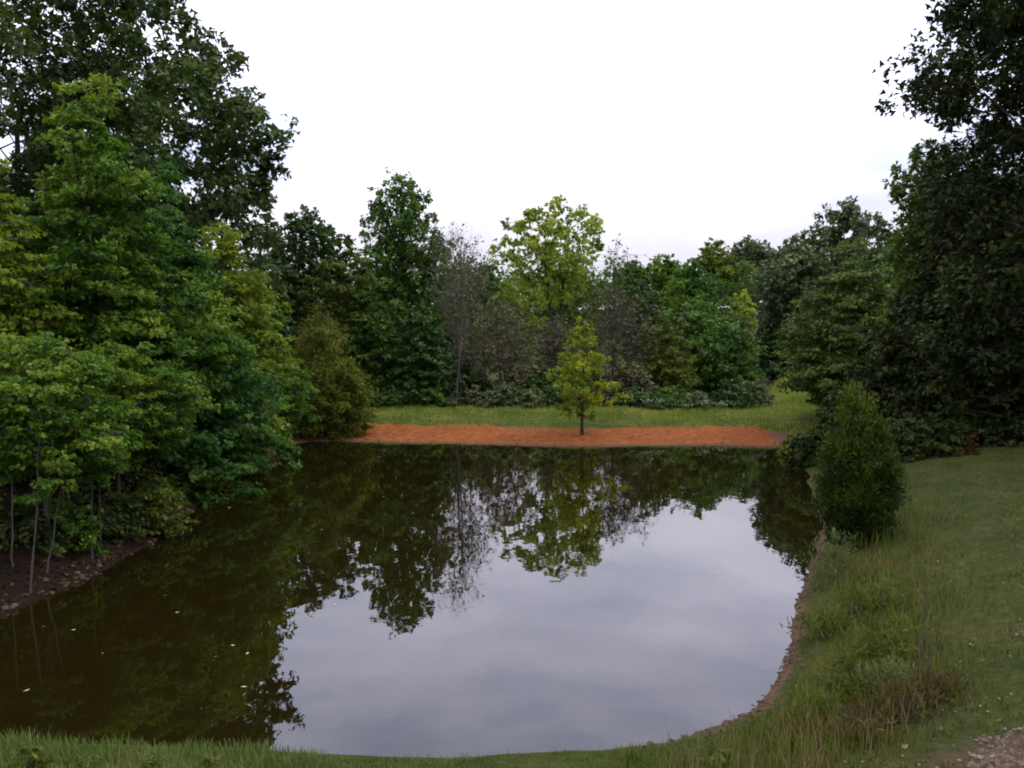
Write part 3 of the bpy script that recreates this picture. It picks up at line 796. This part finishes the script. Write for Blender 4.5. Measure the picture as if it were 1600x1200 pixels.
for k, (pc, tp, ds, hw_, lm, lb) in enumerate([
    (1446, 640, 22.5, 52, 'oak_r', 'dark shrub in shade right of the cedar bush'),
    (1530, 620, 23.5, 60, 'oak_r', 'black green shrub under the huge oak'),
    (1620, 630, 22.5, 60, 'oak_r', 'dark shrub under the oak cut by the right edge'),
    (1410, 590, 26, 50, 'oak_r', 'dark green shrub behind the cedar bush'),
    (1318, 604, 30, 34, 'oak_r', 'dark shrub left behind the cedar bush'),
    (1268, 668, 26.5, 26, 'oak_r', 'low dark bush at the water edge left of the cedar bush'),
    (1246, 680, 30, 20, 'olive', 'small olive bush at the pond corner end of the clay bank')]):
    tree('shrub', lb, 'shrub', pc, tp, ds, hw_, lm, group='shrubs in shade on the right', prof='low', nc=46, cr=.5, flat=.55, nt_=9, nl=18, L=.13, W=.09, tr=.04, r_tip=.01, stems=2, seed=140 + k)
tree('sapling', 'rust coloured leafy sprig in the dark under the huge oak', 'sapling', 1524, 680, 21.3, 12, 'rust', prof='low', nc=8, cr=.12, flat=.5, nt_=6, nl=8, L=.07, W=.05, tr=.012, r_tip=.004, seed=150)
# dense wood deeper right, closing the view under the oak
for k, (pc, tp, ds, hw_, lb) in enumerate([
    (1440, 330, 40, 110, 'dark tree deep in the right wood behind the layered tree'),
    (1570, 300, 36, 120, 'dark tree deep in the right wood behind the huge oak'),
    (1700, 300, 32, 140, 'dark tree deep in the wood beyond the right edge')]):
    tree('forest_tree', lb, 'tree', pc, tp, ds, hw_, 'dark', group='shaded trees of the right wood', prof='low', nc=90, cr=1.1, flat=.55, nt_=9, nl=14, L=.28, W=.2, tr=.18, seed=160 + k)

# the cedar bush on the right bank
loc, H = seen(1345, 602, 14.2)
plant('cedar_bush', 'dense dark green egg shaped cedar bush on the right bank', 'cedar bush', loc, 'cedar', 'brown',
      H=H, Rad=.68, prof='ovoid', nc=170, cr=.25, flat=1.1, nt_=10, nl=26, L=.085, W=.020, tr=.06, r_tip=.006, droop=-.1, seed=171, spiky=1, lobes=.2, tuft=.5, shell=.4, tone_top=.5)
# the small golden tree on the clay bank
loc, H = seen(910, 500, 35.0)
plant('small_tree', 'small golden leaved tree standing alone on the red clay bank', 'tree', loc, 'gold', 'dark',
      H=H, Rad=1.5, prof='lolly', nc=66, cr=.36, flat=.75, nt_=7, nl=9, L=.16, W=.10, tr=.07, r_tip=.010, droop=.05, seed=172, lobes=.4, tuft=.45, top=.9, shell=.6)

# --- far wood on the hill: one mass
g = np.random.default_rng(300)
V_, Q_, T_, n_ = [], [], [], 0
cnt = 0
while cnt < 420:
    d = 95 + 190 * g.uniform() ** .8
    p_ = g.uniform(-900, 2500)
    if 880 < p_ < 1330 and d < 118: continue
    x_ = (p_ - 800) / F * d
    z_ = gz(x_, d)
    h_ = g.uniform(9, 14); r_ = g.uniform(3.2, 5.2)
    nl_ = 420 if -100 < p_ < 1700 else 90
    u = unit(g.normal(0, 1, (nl_, 3))) * g.uniform(.5, 1.05, (nl_, 1))
    lob = 1 + .25 * np.sin(3 * np.arctan2(u[:, 1], u[:, 0]) + g.uniform(0, 6)) * np.sin(4 * u[:, 2] + g.uniform(0, 6))
    c = np.stack([x_ + u[:, 0] * r_ * lob, d + u[:, 1] * r_ * lob, z_ + h_ * .58 + u[:, 2] * h_ * .45 * lob], -1)
    v, q = leaf_tris(c, u + g.normal(0, .7, u.shape), np.array([0, 0, .6]) + u * .6 + g.normal(0, .4, u.shape), g.uniform(.5, 1.0, nl_), g.uniform(.35, .7, nl_))
    V_.append(v); Q_.append(q + n_); n_ += len(v)
    T_.append(g.normal(.5, .13, nl_) + g.normal(0, .15)); cnt += 1
tag(link('distant_wood', quad_mesh('distant_wood', np.concatenate(V_), np.concatenate(Q_), LM['far'], np.concatenate(T_))), kind='stuff')

# ------------------------------------------------------------------ grass and ground cover
def grass_mat(name, stops, patch=0.7, translucent=.3):
    m, t = new_mat(name)
    at_ = N(t, 'ShaderNodeAttribute', attribute_name='tone')
    geo = N(t, 'ShaderNodeNewGeometry')
    nz = noise(t, patch, 4, geo.outputs['Position'], .6)
    ad = N(t, 'ShaderNodeMath', operation='ADD')
    t.links.new(nz.outputs['Fac'], ad.inputs[0]); t.links.new(at_.outputs['Fac'], ad.inputs[1])
    rp = ramp(t, stops)
    t.links.new(ad.outputs[0], rp.inputs[0])
    pb = N(t, 'ShaderNodeBsdfPrincipled')
    pb.inputs['Roughness'].default_value = .7; pb.inputs['Specular IOR Level'].default_value = .06
    t.links.new(rp.outputs[0], pb.inputs['Base Color'])
    tr = N(t, 'ShaderNodeBsdfTranslucent'); t.links.new(rp.outputs[0], tr.inputs['Color'])
    ms = N(t, 'ShaderNodeMixShader'); ms.inputs[0].default_value = translucent
    t.links.new(pb.outputs[0], ms.inputs[1]); t.links.new(tr.outputs[0], ms.inputs[2])
    o = N(t, 'ShaderNodeOutputMaterial'); t.links.new(ms.outputs[0], o.inputs[0])
    return m
G_BANK = grass_mat('bank_grass_blade', [(.30, (.026, .046, .006)), (.43, (.064, .094, .012)), (.54, (.115, .130, .022)), (.66, (.170, .128, .048))], 1.1)
G_LAWN = grass_mat('lawn_grass_blade', [(.30, (.020, .038, .005)), (.44, (.048, .070, .009)), (.56, (.078, .084, .015)), (.68, (.130, .098, .036))], .8)
G_DAM = grass_mat('dam_grass_blade', [(.30, (.110, .175, .020)), (.47, (.180, .255, .036)), (.61, (.300, .330, .064)), (.78, (.420, .340, .110))], .55)
G_NEAR = grass_mat('near_grass_blade', [(.25, (.055, .095, .020)), (.48, (.105, .150, .032)), (.66, (.150, .175, .050)), (.84, (.200, .170, .080))], 1.2)

def blades(name, pts, mat, h, wd, g, lean=.45, two=True, tone=None):
    m = len(pts)
    hh = h * g.uniform(.55, 1.25, m) if np.isscalar(h) else h
    hh = np.asarray(hh)[:, None]
    a = g.uniform(0, 6.28, m)
    d = np.stack([np.cos(a), np.sin(a), np.zeros(m)], -1) * (g.uniform(.1, 1, m) * lean)[:, None]
    b = a + np.pi / 2 + g.normal(0, .4, m)
    tv = np.stack([np.cos(b), np.sin(b), np.zeros(m)], -1) * (wd * g.uniform(.7, 1.3, m))[:, None] * .5
    up = np.array([0, 0, 1.0])
    p = pts - up * .015
    if two:
        mid = p + up * hh * .58 + d * hh * .35
        tip = p + up * hh * .95 + d * hh
        V = np.stack([p - tv, p + tv, mid + tv * .8, mid - tv * .8, tip + tv * .12, tip - tv * .12], 1).reshape(-1, 3)
        i = (np.arange(m) * 6)[:, None, None]
        Q = (np.array([[0, 1, 2, 3], [3, 2, 4, 5]])[None] + i).reshape(-1, 4)
    else:
        tip = p + up * hh + d * hh
        V = np.stack([p - tv, p + tv, tip + tv * .15, tip - tv * .15], 1).reshape(-1, 3)
        Q = np.arange(m * 4).reshape(-1, 4)
    tn = g.normal(0, .09, m) if tone is None else tone
    if two: tn = np.repeat(tn, 2)
    return tag(link(name, quad_mesh(name, V, Q, mat, tn)), kind='stuff')

def scatter(n, x0, x1, y0, y1, g, keep):
    x = g.uniform(x0, x1, n); y = g.uniform(y0, y1, n)
    sd = signed(x, y)
    k = keep(x, y, sd)
    x, y, sd = x[k], y[k], sd[k]
    return np.stack([x, y, height(x, y, sd)], -1), sd

g = np.random.default_rng(400)
dirt_f = lambda x, y: np.hypot((x - 4.05) / .95, (y - 5.05) / .8)
# tall grass on the right bank, thick at the shore and fading into the lawn
def bank_keep(x, y, sd):
    dens = smooth(.09, .30, sd) * smooth(3.0, 1.2, sd + .5 * wob(x, y, 1.3, 21)) * (.55 + .45 * wob(x, y, 2.4, 22))
    return (g.uniform(0, 1, x.shape) < dens) & (x > 0) & (y > 4)
pts, sd = scatter(170000, 1.0, 13, 5, 31, g, bank_keep)
near = g.uniform(0, 1, len(pts)) < np.clip(14 / pts[:, 1], .5, 1) ** 1.3
pts, sd = pts[near], sd[near]
hh = (.09 + .27 * smooth(.15, .9, sd) * smooth(2.9, 1.3, sd)) * (.65 + .5 * np.clip(wob(pts[:, 0], pts[:, 1], 1.7, 23), -.6, 1)) * g.uniform(.5, 1.3, len(pts))
blades('bank_grass', pts, G_BANK, hh, .011, g, .6)
# loose seeding grass standing above it
G_SEED = grass_mat('seed_grass_stalk', [(.30, (.090, .085, .024)), (.5, (.150, .130, .048)), (.7, (.215, .170, .085))], 1.5)
pts, sd = scatter(26000, 1.0, 11, 5, 22, g, lambda x, y, sd: (g.uniform(0, 1, x.shape) < .7 * smooth(.35, .8, sd) * smooth(2.8, 1.6, sd) * np.clip(.25 + .9 * wob(x, y, 1.1, 24), 0, 1)) & (x > 1.2))
blades('seed_grass', pts, G_SEED, .42 * g.uniform(.5, 1.2, len(pts)), .007, g, .5)
# the mown lawn
def lawn_keep(x, y, sd):
    return (sd > 1.3) & (x > .12 * y) & (dirt_f(x, y) + .25 * wob(x, y, 2, 31) + .22 * g.normal(0, 1, x.shape) > .95) & (g.uniform(0, 1, x.shape) < np.clip(7.5 / y, .2, 1))
pts, sd = scatter(250000, 1, 17, 3.2, 25, g, lawn_keep)
blades('lawn_grass', pts, G_LAWN, .055 * (1 + .5 * np.clip(wob(pts[:, 0], pts[:, 1], 1.5, 33), -.5, 1.2)) * g.uniform(.6, 1.4, len(pts)), .010, g, .8, two=False)
# near bank along the bottom of the photo
def near_keep(x, y, sd):
    return (sd > .10) & (sd < 2.0) & (g.uniform(0, 1, x.shape) < (.75 + .4 * wob(x, y, 2.2, 41)) * smooth(3.4, 1.6, x))
pts, sd = scatter(70000, -6.5, 3.0, 4.6, 8.2, g, near_keep)
left = smooth(-1.2, -3.2, pts[:, 0])
hh = (.055 + .12 * left * (.6 + .5 * wob(pts[:, 0], pts[:, 1], 2.6, 43)) + .03 * wob(pts[:, 0], pts[:, 1], 3.5, 42)) * g.uniform(.5, 1.3, len(pts))
blades('near_grass', pts, G_NEAR, np.maximum(hh, .04), .009, g, .55)
# grass on the top of the dam
def dam_keep(x, y, sd):
    e_ = .8 * wob(x, y, 1.1, 6) + .5 * wob(x, y, 3.3, 7)
    return (y > 33) & (((sd > 4.2 + .5 * e_ + .7 * g.normal(0, 1, x.shape)) & (sd < 10.5)) | ((np.abs(x - .37 * y) < 3.2) & (sd > 4) & (y < 60)) | ((x > 12.6) & (sd > .6) & (sd < 10)))
pts, sd = scatter(190000, -13, 24, 33, 60, g, dam_keep)
blades('dam_grass', pts, G_DAM, (.13 + .08 * smooth(5, 8, sd)) * (1 + .5 * wob(pts[:, 0], pts[:, 1], .9, 51)) * g.uniform(.5, 1.3, len(pts)), .024, g, .6, two=False)

# leaf litter on the left bank and fallen leaves on the lawn
def litter(name, n, box, keep, mat, size):
    pts, sd = scatter(n, *box, g, keep)
    m = len(pts)
    v, q = leaf_quads(pts + np.array([0, 0, .012]), g.normal(0, 1, (m, 3)) * np.array([1, 1, .25]), np.array([0, 0, 1.0]) + g.normal(0, .3, (m, 3)), size * g.uniform(.6, 1.4, m), size * .6 * g.uniform(.6, 1.3, m))
    tag(link(name, quad_mesh(name, v, q, mat, g.normal(.5, .2, m))), kind='stuff')
LIT = leaf_mat('dead_leaf', (.012, .008, .004), (.036, .021, .010), (.095, .056, .028), .15, patch=3)
PALE = leaf_mat('pale_fallen_leaf', (.07, .045, .018), (.17, .12, .055), (.34, .28, .15), .25, patch=3)
litter('leaf_litter', 16000, (-14, -6, 8, 33), lambda x, y, sd: (sd > .02) & (sd < 5) & (x < -5.5), LIT, .10)
litter('fallen_leaves', 3500, (2, 12, 3.4, 17), lambda x, y, sd: (sd > 1.2) & (g.uniform(0, 1, x.shape) < np.clip(6 / y, .1, 1)), PALE, .036)

# pebbles and clods at the water's edge
CLOD = bark_mat('wet_clod', (.020, .013, .008), (.110, .072, .046), 20)
def clods(name, n, keep, lo, hi, wid):
    k = g.integers(0, len(SH), n); f = g.uniform(0, 1, n)[:, None]
    xy = SH[k] * (1 - f) + SH[(k + 1) % len(SH)] * f + g.normal(0, wid, (n, 2))
    sd = signed(xy[:, 0], xy[:, 1])
    m_ = keep(xy[:, 0], xy[:, 1], sd) & (sd > -.06) & (g.uniform(0, 1, n) < .5 + .6 * wob(xy[:, 0], xy[:, 1], 2.7, 71))
    xy = xy[m_]; m = len(xy)
    pts = np.concatenate([xy, height(xy[:, 0], xy[:, 1], sd[m_])[:, None]], 1)
    s_ = (lo + (hi - lo) * g.uniform(0, 1, m) ** 3)[:, None, None]
    base = np.array([(-1, -1, 0), (1, -1, 0), (1, 1, 0), (-1, 1, 0), (-.6, -.6, .8), (.6, -.6, .8), (.6, .6, .8), (-.6, .6, .8)])[None] * (1 + g.normal(0, .18, (m, 8, 3)))
    an = g.uniform(0, 6.28, m); ca, sa = np.cos(an)[:, None], np.sin(an)[:, None]
    base = np.stack([base[..., 0] * ca - base[..., 1] * sa, base[..., 0] * sa + base[..., 1] * ca, base[..., 2]], -1)
    V = (pts[:, None] + base * s_ - np.array([0, 0, .012])).reshape(-1, 3)
    Q = (np.array([[4, 5, 6, 7], [0, 1, 5, 4], [1, 2, 6, 5], [2, 3, 7, 6], [3, 0, 4, 7]])[None] + (np.arange(m) * 8)[:, None, None]).reshape(-1, 4)
    tag(link(name, quad_mesh(name, V, Q, CLOD)), kind='stuff')
clods('shore_pebbles', 14000, lambda x, y, sd: (x > 1.2) & (y < 24), .006, .04, .10)
clods('bank_clods', 3000, lambda x, y, sd: y > 31, .015, .06, .22)
clods('bank_stones', 5000, lambda x, y, sd: x < -5, .008, .05, .2)

# weeds standing along the right bank
WG = 'weeds along the right bank'
for k, (pc, py, z, hgt, rad, lm, lb) in enumerate([
    (1312, 905, .35, .95, .34, 'weed_p', 'pale feathery weed clump at the foot of the cedar bush'),
    (1345, 950, .55, .55, .34, 'weed', 'yellow green weed clump below the pale feathery clump'),
    (1300, 985, .35, .42, .28, 'weed', 'green weed clump on the bank edge where the shore turns'),
    (1402, 1000, .75, .50, .36, 'weed', 'soft green weed clump left of the dry stalks'),
    (1340, 1062, .55, .46, .34, 'weed', 'bright green weed clump at the middle of the right bank'),
    (1420, 1080, .95, .42, .30, 'weed_r', 'brown weed clump below the dry stalks'),
    (1290, 1112, .40, .32, .26, 'weed', 'small green weed clump low on the bank near the pond corner'),
    (1350, 1132, .85, .34, .30, 'weed_r', 'reddish brown weed clump near the pond corner'),
    (1262, 1150, .50, .26, .22, 'weed_r', 'low brown weed clump left of the reddish weed clump'),
    (1388, 925, .75, .40, .36, 'weed', 'broad green weed clump between the cedar bush and the dry stalks'),
    (1415, 1040, .85, .36, .34, 'weed_p', 'dull pale weed clump just left of the dry stalk feet'),
    (1480, 1042, 1.0, .26, .30, 'weed_r', 'brown weed clump just right of the dry stalk feet'),
    (1375, 1020, .70, .44, .34, 'weed', 'tall green weed clump in the thick of the right bank')]):
    x_, y_ = px(pc, py, z)
    plant('weed_clump', lb, 'weed', (x_, y_, gz(x_, y_)), lm, 'brown', group=WG, H=hgt, Rad=rad, prof='low', nc=20, cr=.17, flat=.9, nt_=7, nl=9, L=.085, W=.014, lobes=.5, tr=.008, r_tip=.003, stems=5, droop=.1, seed=200 + k, spiky=1, tuft=.6)
# the dry stalks
for k, (pc, py, tp, lb) in enumerate([(1452, 1018, 868, 'tallest thin dry weed stalk standing on the right lawn edge'), (1462, 1030, 905, 'shorter thin dry weed stalk just right of the tallest one'), (1444, 1026, 930, 'short thin dry weed stalk just left of the tallest one')]):
    x_, y_ = px(pc, py, 1.0)
    z_ = gz(x_, y_)
    hgt = (py - tp) / F * y_
    gg = np.random.default_rng(220 + k)
    e_ = tag(link('dry_stalk', None, None, (x_, y_, z_)), lb, 'weed stalk', 'dry stalks on the lawn edge')
    T = Tubes()
    q = np.linspace(0, 1, 7)
    Pm = np.stack([np.cumsum(gg.normal(0, .008, 7)), np.cumsum(gg.normal(0, .008, 7)), q * hgt - .02], -1)
    T.poly(Pm, .006 * (1 - .6 * q), 5)
    link('stem', T.mesh('stem', BM['brown']), e_)
    T = Tubes()
    i0 = gg.integers(2, 7, 16)
    P0 = Pm[i0]
    T.twigs(P0, P0 + np.stack([gg.normal(0, .05, 16), gg.normal(0, .05, 16), gg.uniform(.04, .14, 16)], -1), .003, .0015)
    tag(link('twig', T.mesh('twig', BM['brown']), e_), kind='stuff')
# seedy weed sprigs sticking up from the near bank
for k, (pc, py, z, hgt, lb) in enumerate([
    (30, 1195, .55, .34, 'leafy yellow green sprig at the bottom left corner'),
    (110, 1198, .55, .22, 'low leafy sprig near the bottom left corner'),
    (220, 1198, .50, .22, 'low leafy sprig on the near bank between the left sprigs'),
    (312, 1196, .40, .26, 'thin leafy sprig standing before the dark oak reflection'),
    (1135, 1185, .40, .16, 'low tuft at the near bank right end')]):
    x_, y_ = px(pc, py, z)
    plant('weed_sprig', lb, 'weed', (x_, y_, gz(x_, y_)), 'weed', 'brown', group='weed sprigs on the near bank', H=hgt, Rad=.16, prof='low', nc=14, cr=.07, flat=.8, nt_=6, nl=7, L=.05, W=.02, tr=.005, r_tip=.002, stems=4, seed=240 + k, tuft=.6)

# white flowering weeds at the back of the dam
for k, (pc, hgt, lb) in enumerate([
    (1012, .55, 'white flowering weed at the left end of the flower patch'), (1030, .62, 'tallest white flowering weed on the dam'),
    (1048, .45, 'short white flowering weed right of the tallest one'), (1072, .40, 'small white flowering weed in the gap of the flower patch'),
    (1104, .50, 'white flowering weed below the small grey leaved shrub'), (1128, .38, 'last white flowering weed at the right of the patch')]):
    x_ = (pc - 800) / F * 41.3
    e_ = plant('flowering_weed', lb, 'flowering weed', (x_, 41.3, gz(x_, 41.3)), 'weed_p', 'brown', group='white flowering weeds on the dam', H=hgt, Rad=.36, prof='low', nc=16, cr=.14, flat=.8, nt_=6, nl=8, L=.09, W=.04, tr=.012, r_tip=.004, stems=4, seed=260 + k)
    gg = np.random.default_rng(270 + k)
    c = np.stack([gg.normal(0, .17, 45), gg.normal(0, .17, 45), hgt * gg.uniform(.75, 1.12, 45)], -1)
    v, q = leaf_quads(c, gg.normal(0, 1, c.shape), np.array([0, 0, 1.0]) + gg.normal(0, .4, c.shape), .055, .05)
    tag(link('blossom', quad_mesh('blossom', v, q, LM['flower'], gg.normal(.5, .2, 45)), e_), kind='stuff')

# leaves floating on the pond
fl = None
FL = [leaf_mat('pale_floating_leaf', (.22, .18, .06), (.42, .38, .18), (.62, .60, .42), .1, patch=5), leaf_mat('dull_floating_leaf', (.05, .035, .012), (.11, .085, .03), (.2, .17, .06), .1, patch=5)]
def leaf_blade(seed, mat):
    gg = np.random.default_rng(seed)
    n = 9
    s_ = np.linspace(0, 1, n)
    wd = np.sin(s_ ** .8 * np.pi) * .42 + .03
    cz = .012 + .10 * (s_ - .5) ** 2
    V = np.concatenate([np.stack([s_ - .5, wd * .5, cz + .05 * gg.uniform(.3, 1, n)], -1), np.stack([s_ - .5, np.zeros(n), cz], -1), np.stack([s_ - .5, -wd * .5, cz + .05 * gg.uniform(.3, 1, n)], -1)])
    i = np.arange(n - 1)[:, None]
    Q = np.concatenate([np.concatenate([i, i + 1, i + n + 1, i + n], 1), np.concatenate([i + n, i + n + 1, i + 2 * n + 1, i + 2 * n], 1)])
    return quad_mesh('leaf_blade', V, Q, mat, gg.normal(.5, .15, len(Q)))
FLB = [leaf_blade(1, FL[0]), leaf_blade(2, FL[1])]
FSPOT = [(374, 1082, .10, 'pale leaf floating on the dark reflection low in the middle left', 0), (382, 1112, .10, 'yellow leaf floating just below the pale leaf on the dark reflection', 1),
    (380, 1028, .09, 'pale leaf floating above the pale leaf pair on the dark reflection', 0), (330, 1033, .07, 'dull leaf floating left of the upper pale leaf', 1),
    (357, 1015, .07, 'small leaf floating left of and above the upper pale leaf', 0), (150, 1028, .08, 'brownish leaf floating far left on the dark water', 1),
    (58, 985, .09, 'leaf floating nearest the left bank', 1), (105, 990, .08, 'leaf floating second nearest the left bank', 0),
    (482, 968, .08, 'dark leaf floating on the bright reflection edge', 1), (520, 950, .08, 'dark leaf floating alone on the bright water right of the oak reflection', 0),
    (28, 1088, .10, 'leaf floating at the left photo edge above the near grass', 0), (252, 935, .09, 'leaf floating in the darkest water by the left bank', 1),
    (355, 795, .16, 'leaf floating off the left bank under the drooping maple', 0), (500, 830, .12, 'leaf floating in the middle left water', 1), (270, 962, .08, 'leaf floating between the bank and the middle dark water', 0)]
for k, (a, b, s_, lb, v) in enumerate(FSPOT):
    x_, y_ = px(a, b)
    o = link('floating_leaf', FLB[v], None, (x_, y_, .001))
    s_ *= .8
    o.scale = (s_, s_ * (.7 + .1 * (k % 5)), s_)
    o.rotation_euler = (0, 0, k * 2.3)
    tag(o, lb, 'leaf', 'leaves floating on the pond')

# stones of the dirt patch in the bottom right corner
SM, t = new_mat('pale_stone')
geo = N(t, 'ShaderNodeNewGeometry'); oi = N(t, 'ShaderNodeObjectInfo')
nz = noise(t, 30, 5, geo.outputs['Position'])
rp = ramp(t, [(.3, (.060, .038, .027)), (.6, (.125, .086, .064)), (.9, (.27, .22, .18))])
ad = N(t, 'ShaderNodeMath', operation='MULTIPLY_ADD'); t.links.new(oi.outputs['Random'], ad.inputs[0]); ad.inputs[1].default_value = .22
sb = N(t, 'ShaderNodeMath', operation='SUBTRACT'); t.links.new(nz.outputs['Fac'], sb.inputs[0]); sb.inputs[1].default_value = .12
t.links.new(sb.outputs[0], ad.inputs[2]); t.links.new(ad.outputs[0], rp.inputs[0])
pb = N(t, 'ShaderNodeBsdfPrincipled'); pb.inputs['Roughness'].default_value = .9
t.links.new(rp.outputs[0], pb.inputs['Base Color'])
o = N(t, 'ShaderNodeOutputMaterial'); t.links.new(pb.outputs[0], o.inputs[0])
import bmesh
def stone(seed):
    gg = random.Random(seed)
    bm = bmesh.new()
    bmesh.ops.create_icosphere(bm, subdivisions=1, radius=.5)
    for v in bm.verts:
        v.co *= gg.uniform(.75, 1.2); v.co.z *= .55
    me = bpy.data.meshes.new('stone'); bm.to_mesh(me); bm.free()
    me.materials.append(SM)
    return me
STM = [stone(k) for k in range(5)]
g = np.random.default_rng(500)
k = 0
while k < 45:
    x_, y_ = g.uniform(2.6, 4.6), g.uniform(4.4, 6.2)
    if dirt_f(x_, y_) > 1.0: continue
    s_ = g.uniform(.03, .07)
    o = link('stone', STM[k % 5], None, (x_, y_, gz(x_, y_) + s_ * .12))
    o.scale = (s_, s_ * g.uniform(.7, 1), s_); o.rotation_euler = (0, 0, g.uniform(0, 6))
    tag(o, 'pale stone lying on the dirt patch in the bottom right corner', 'stone', 'stones on the dirt patch')
    k += 1
# fine gravel between them
pts, sd = scatter(3000, 2.4, 5.2, 3.9, 6.4, g, lambda x, y, sd: dirt_f(x, y) + .25 * wob(x, y, 3, 61) < 1.02)
m = len(pts)
s_ = g.uniform(.006, .02, m)[:, None, None]
base = np.array([(-1, -1, 0), (1, -1, 0), (1, 1, 0), (-1, 1, 0), (-.6, -.6, .9), (.6, -.6, .9), (.6, .6, .9), (-.6, .6, .9)])[None] * (1 + g.normal(0, .15, (m, 8, 3)))
V = (pts[:, None] + base * s_ - np.array([0, 0, .004])).reshape(-1, 3)
Q = (np.array([[4, 5, 6, 7], [0, 1, 5, 4], [1, 2, 6, 5], [2, 3, 7, 6], [3, 0, 4, 7]])[None] + (np.arange(m) * 8)[:, None, None]).reshape(-1, 4)
tag(link('gravel', quad_mesh('gravel', V, Q, SM)), kind='stuff')

def total(o):
    return sum(len(p.vertices) - 2 for p in o.data.polygons) if o.type == 'MESH' else 0
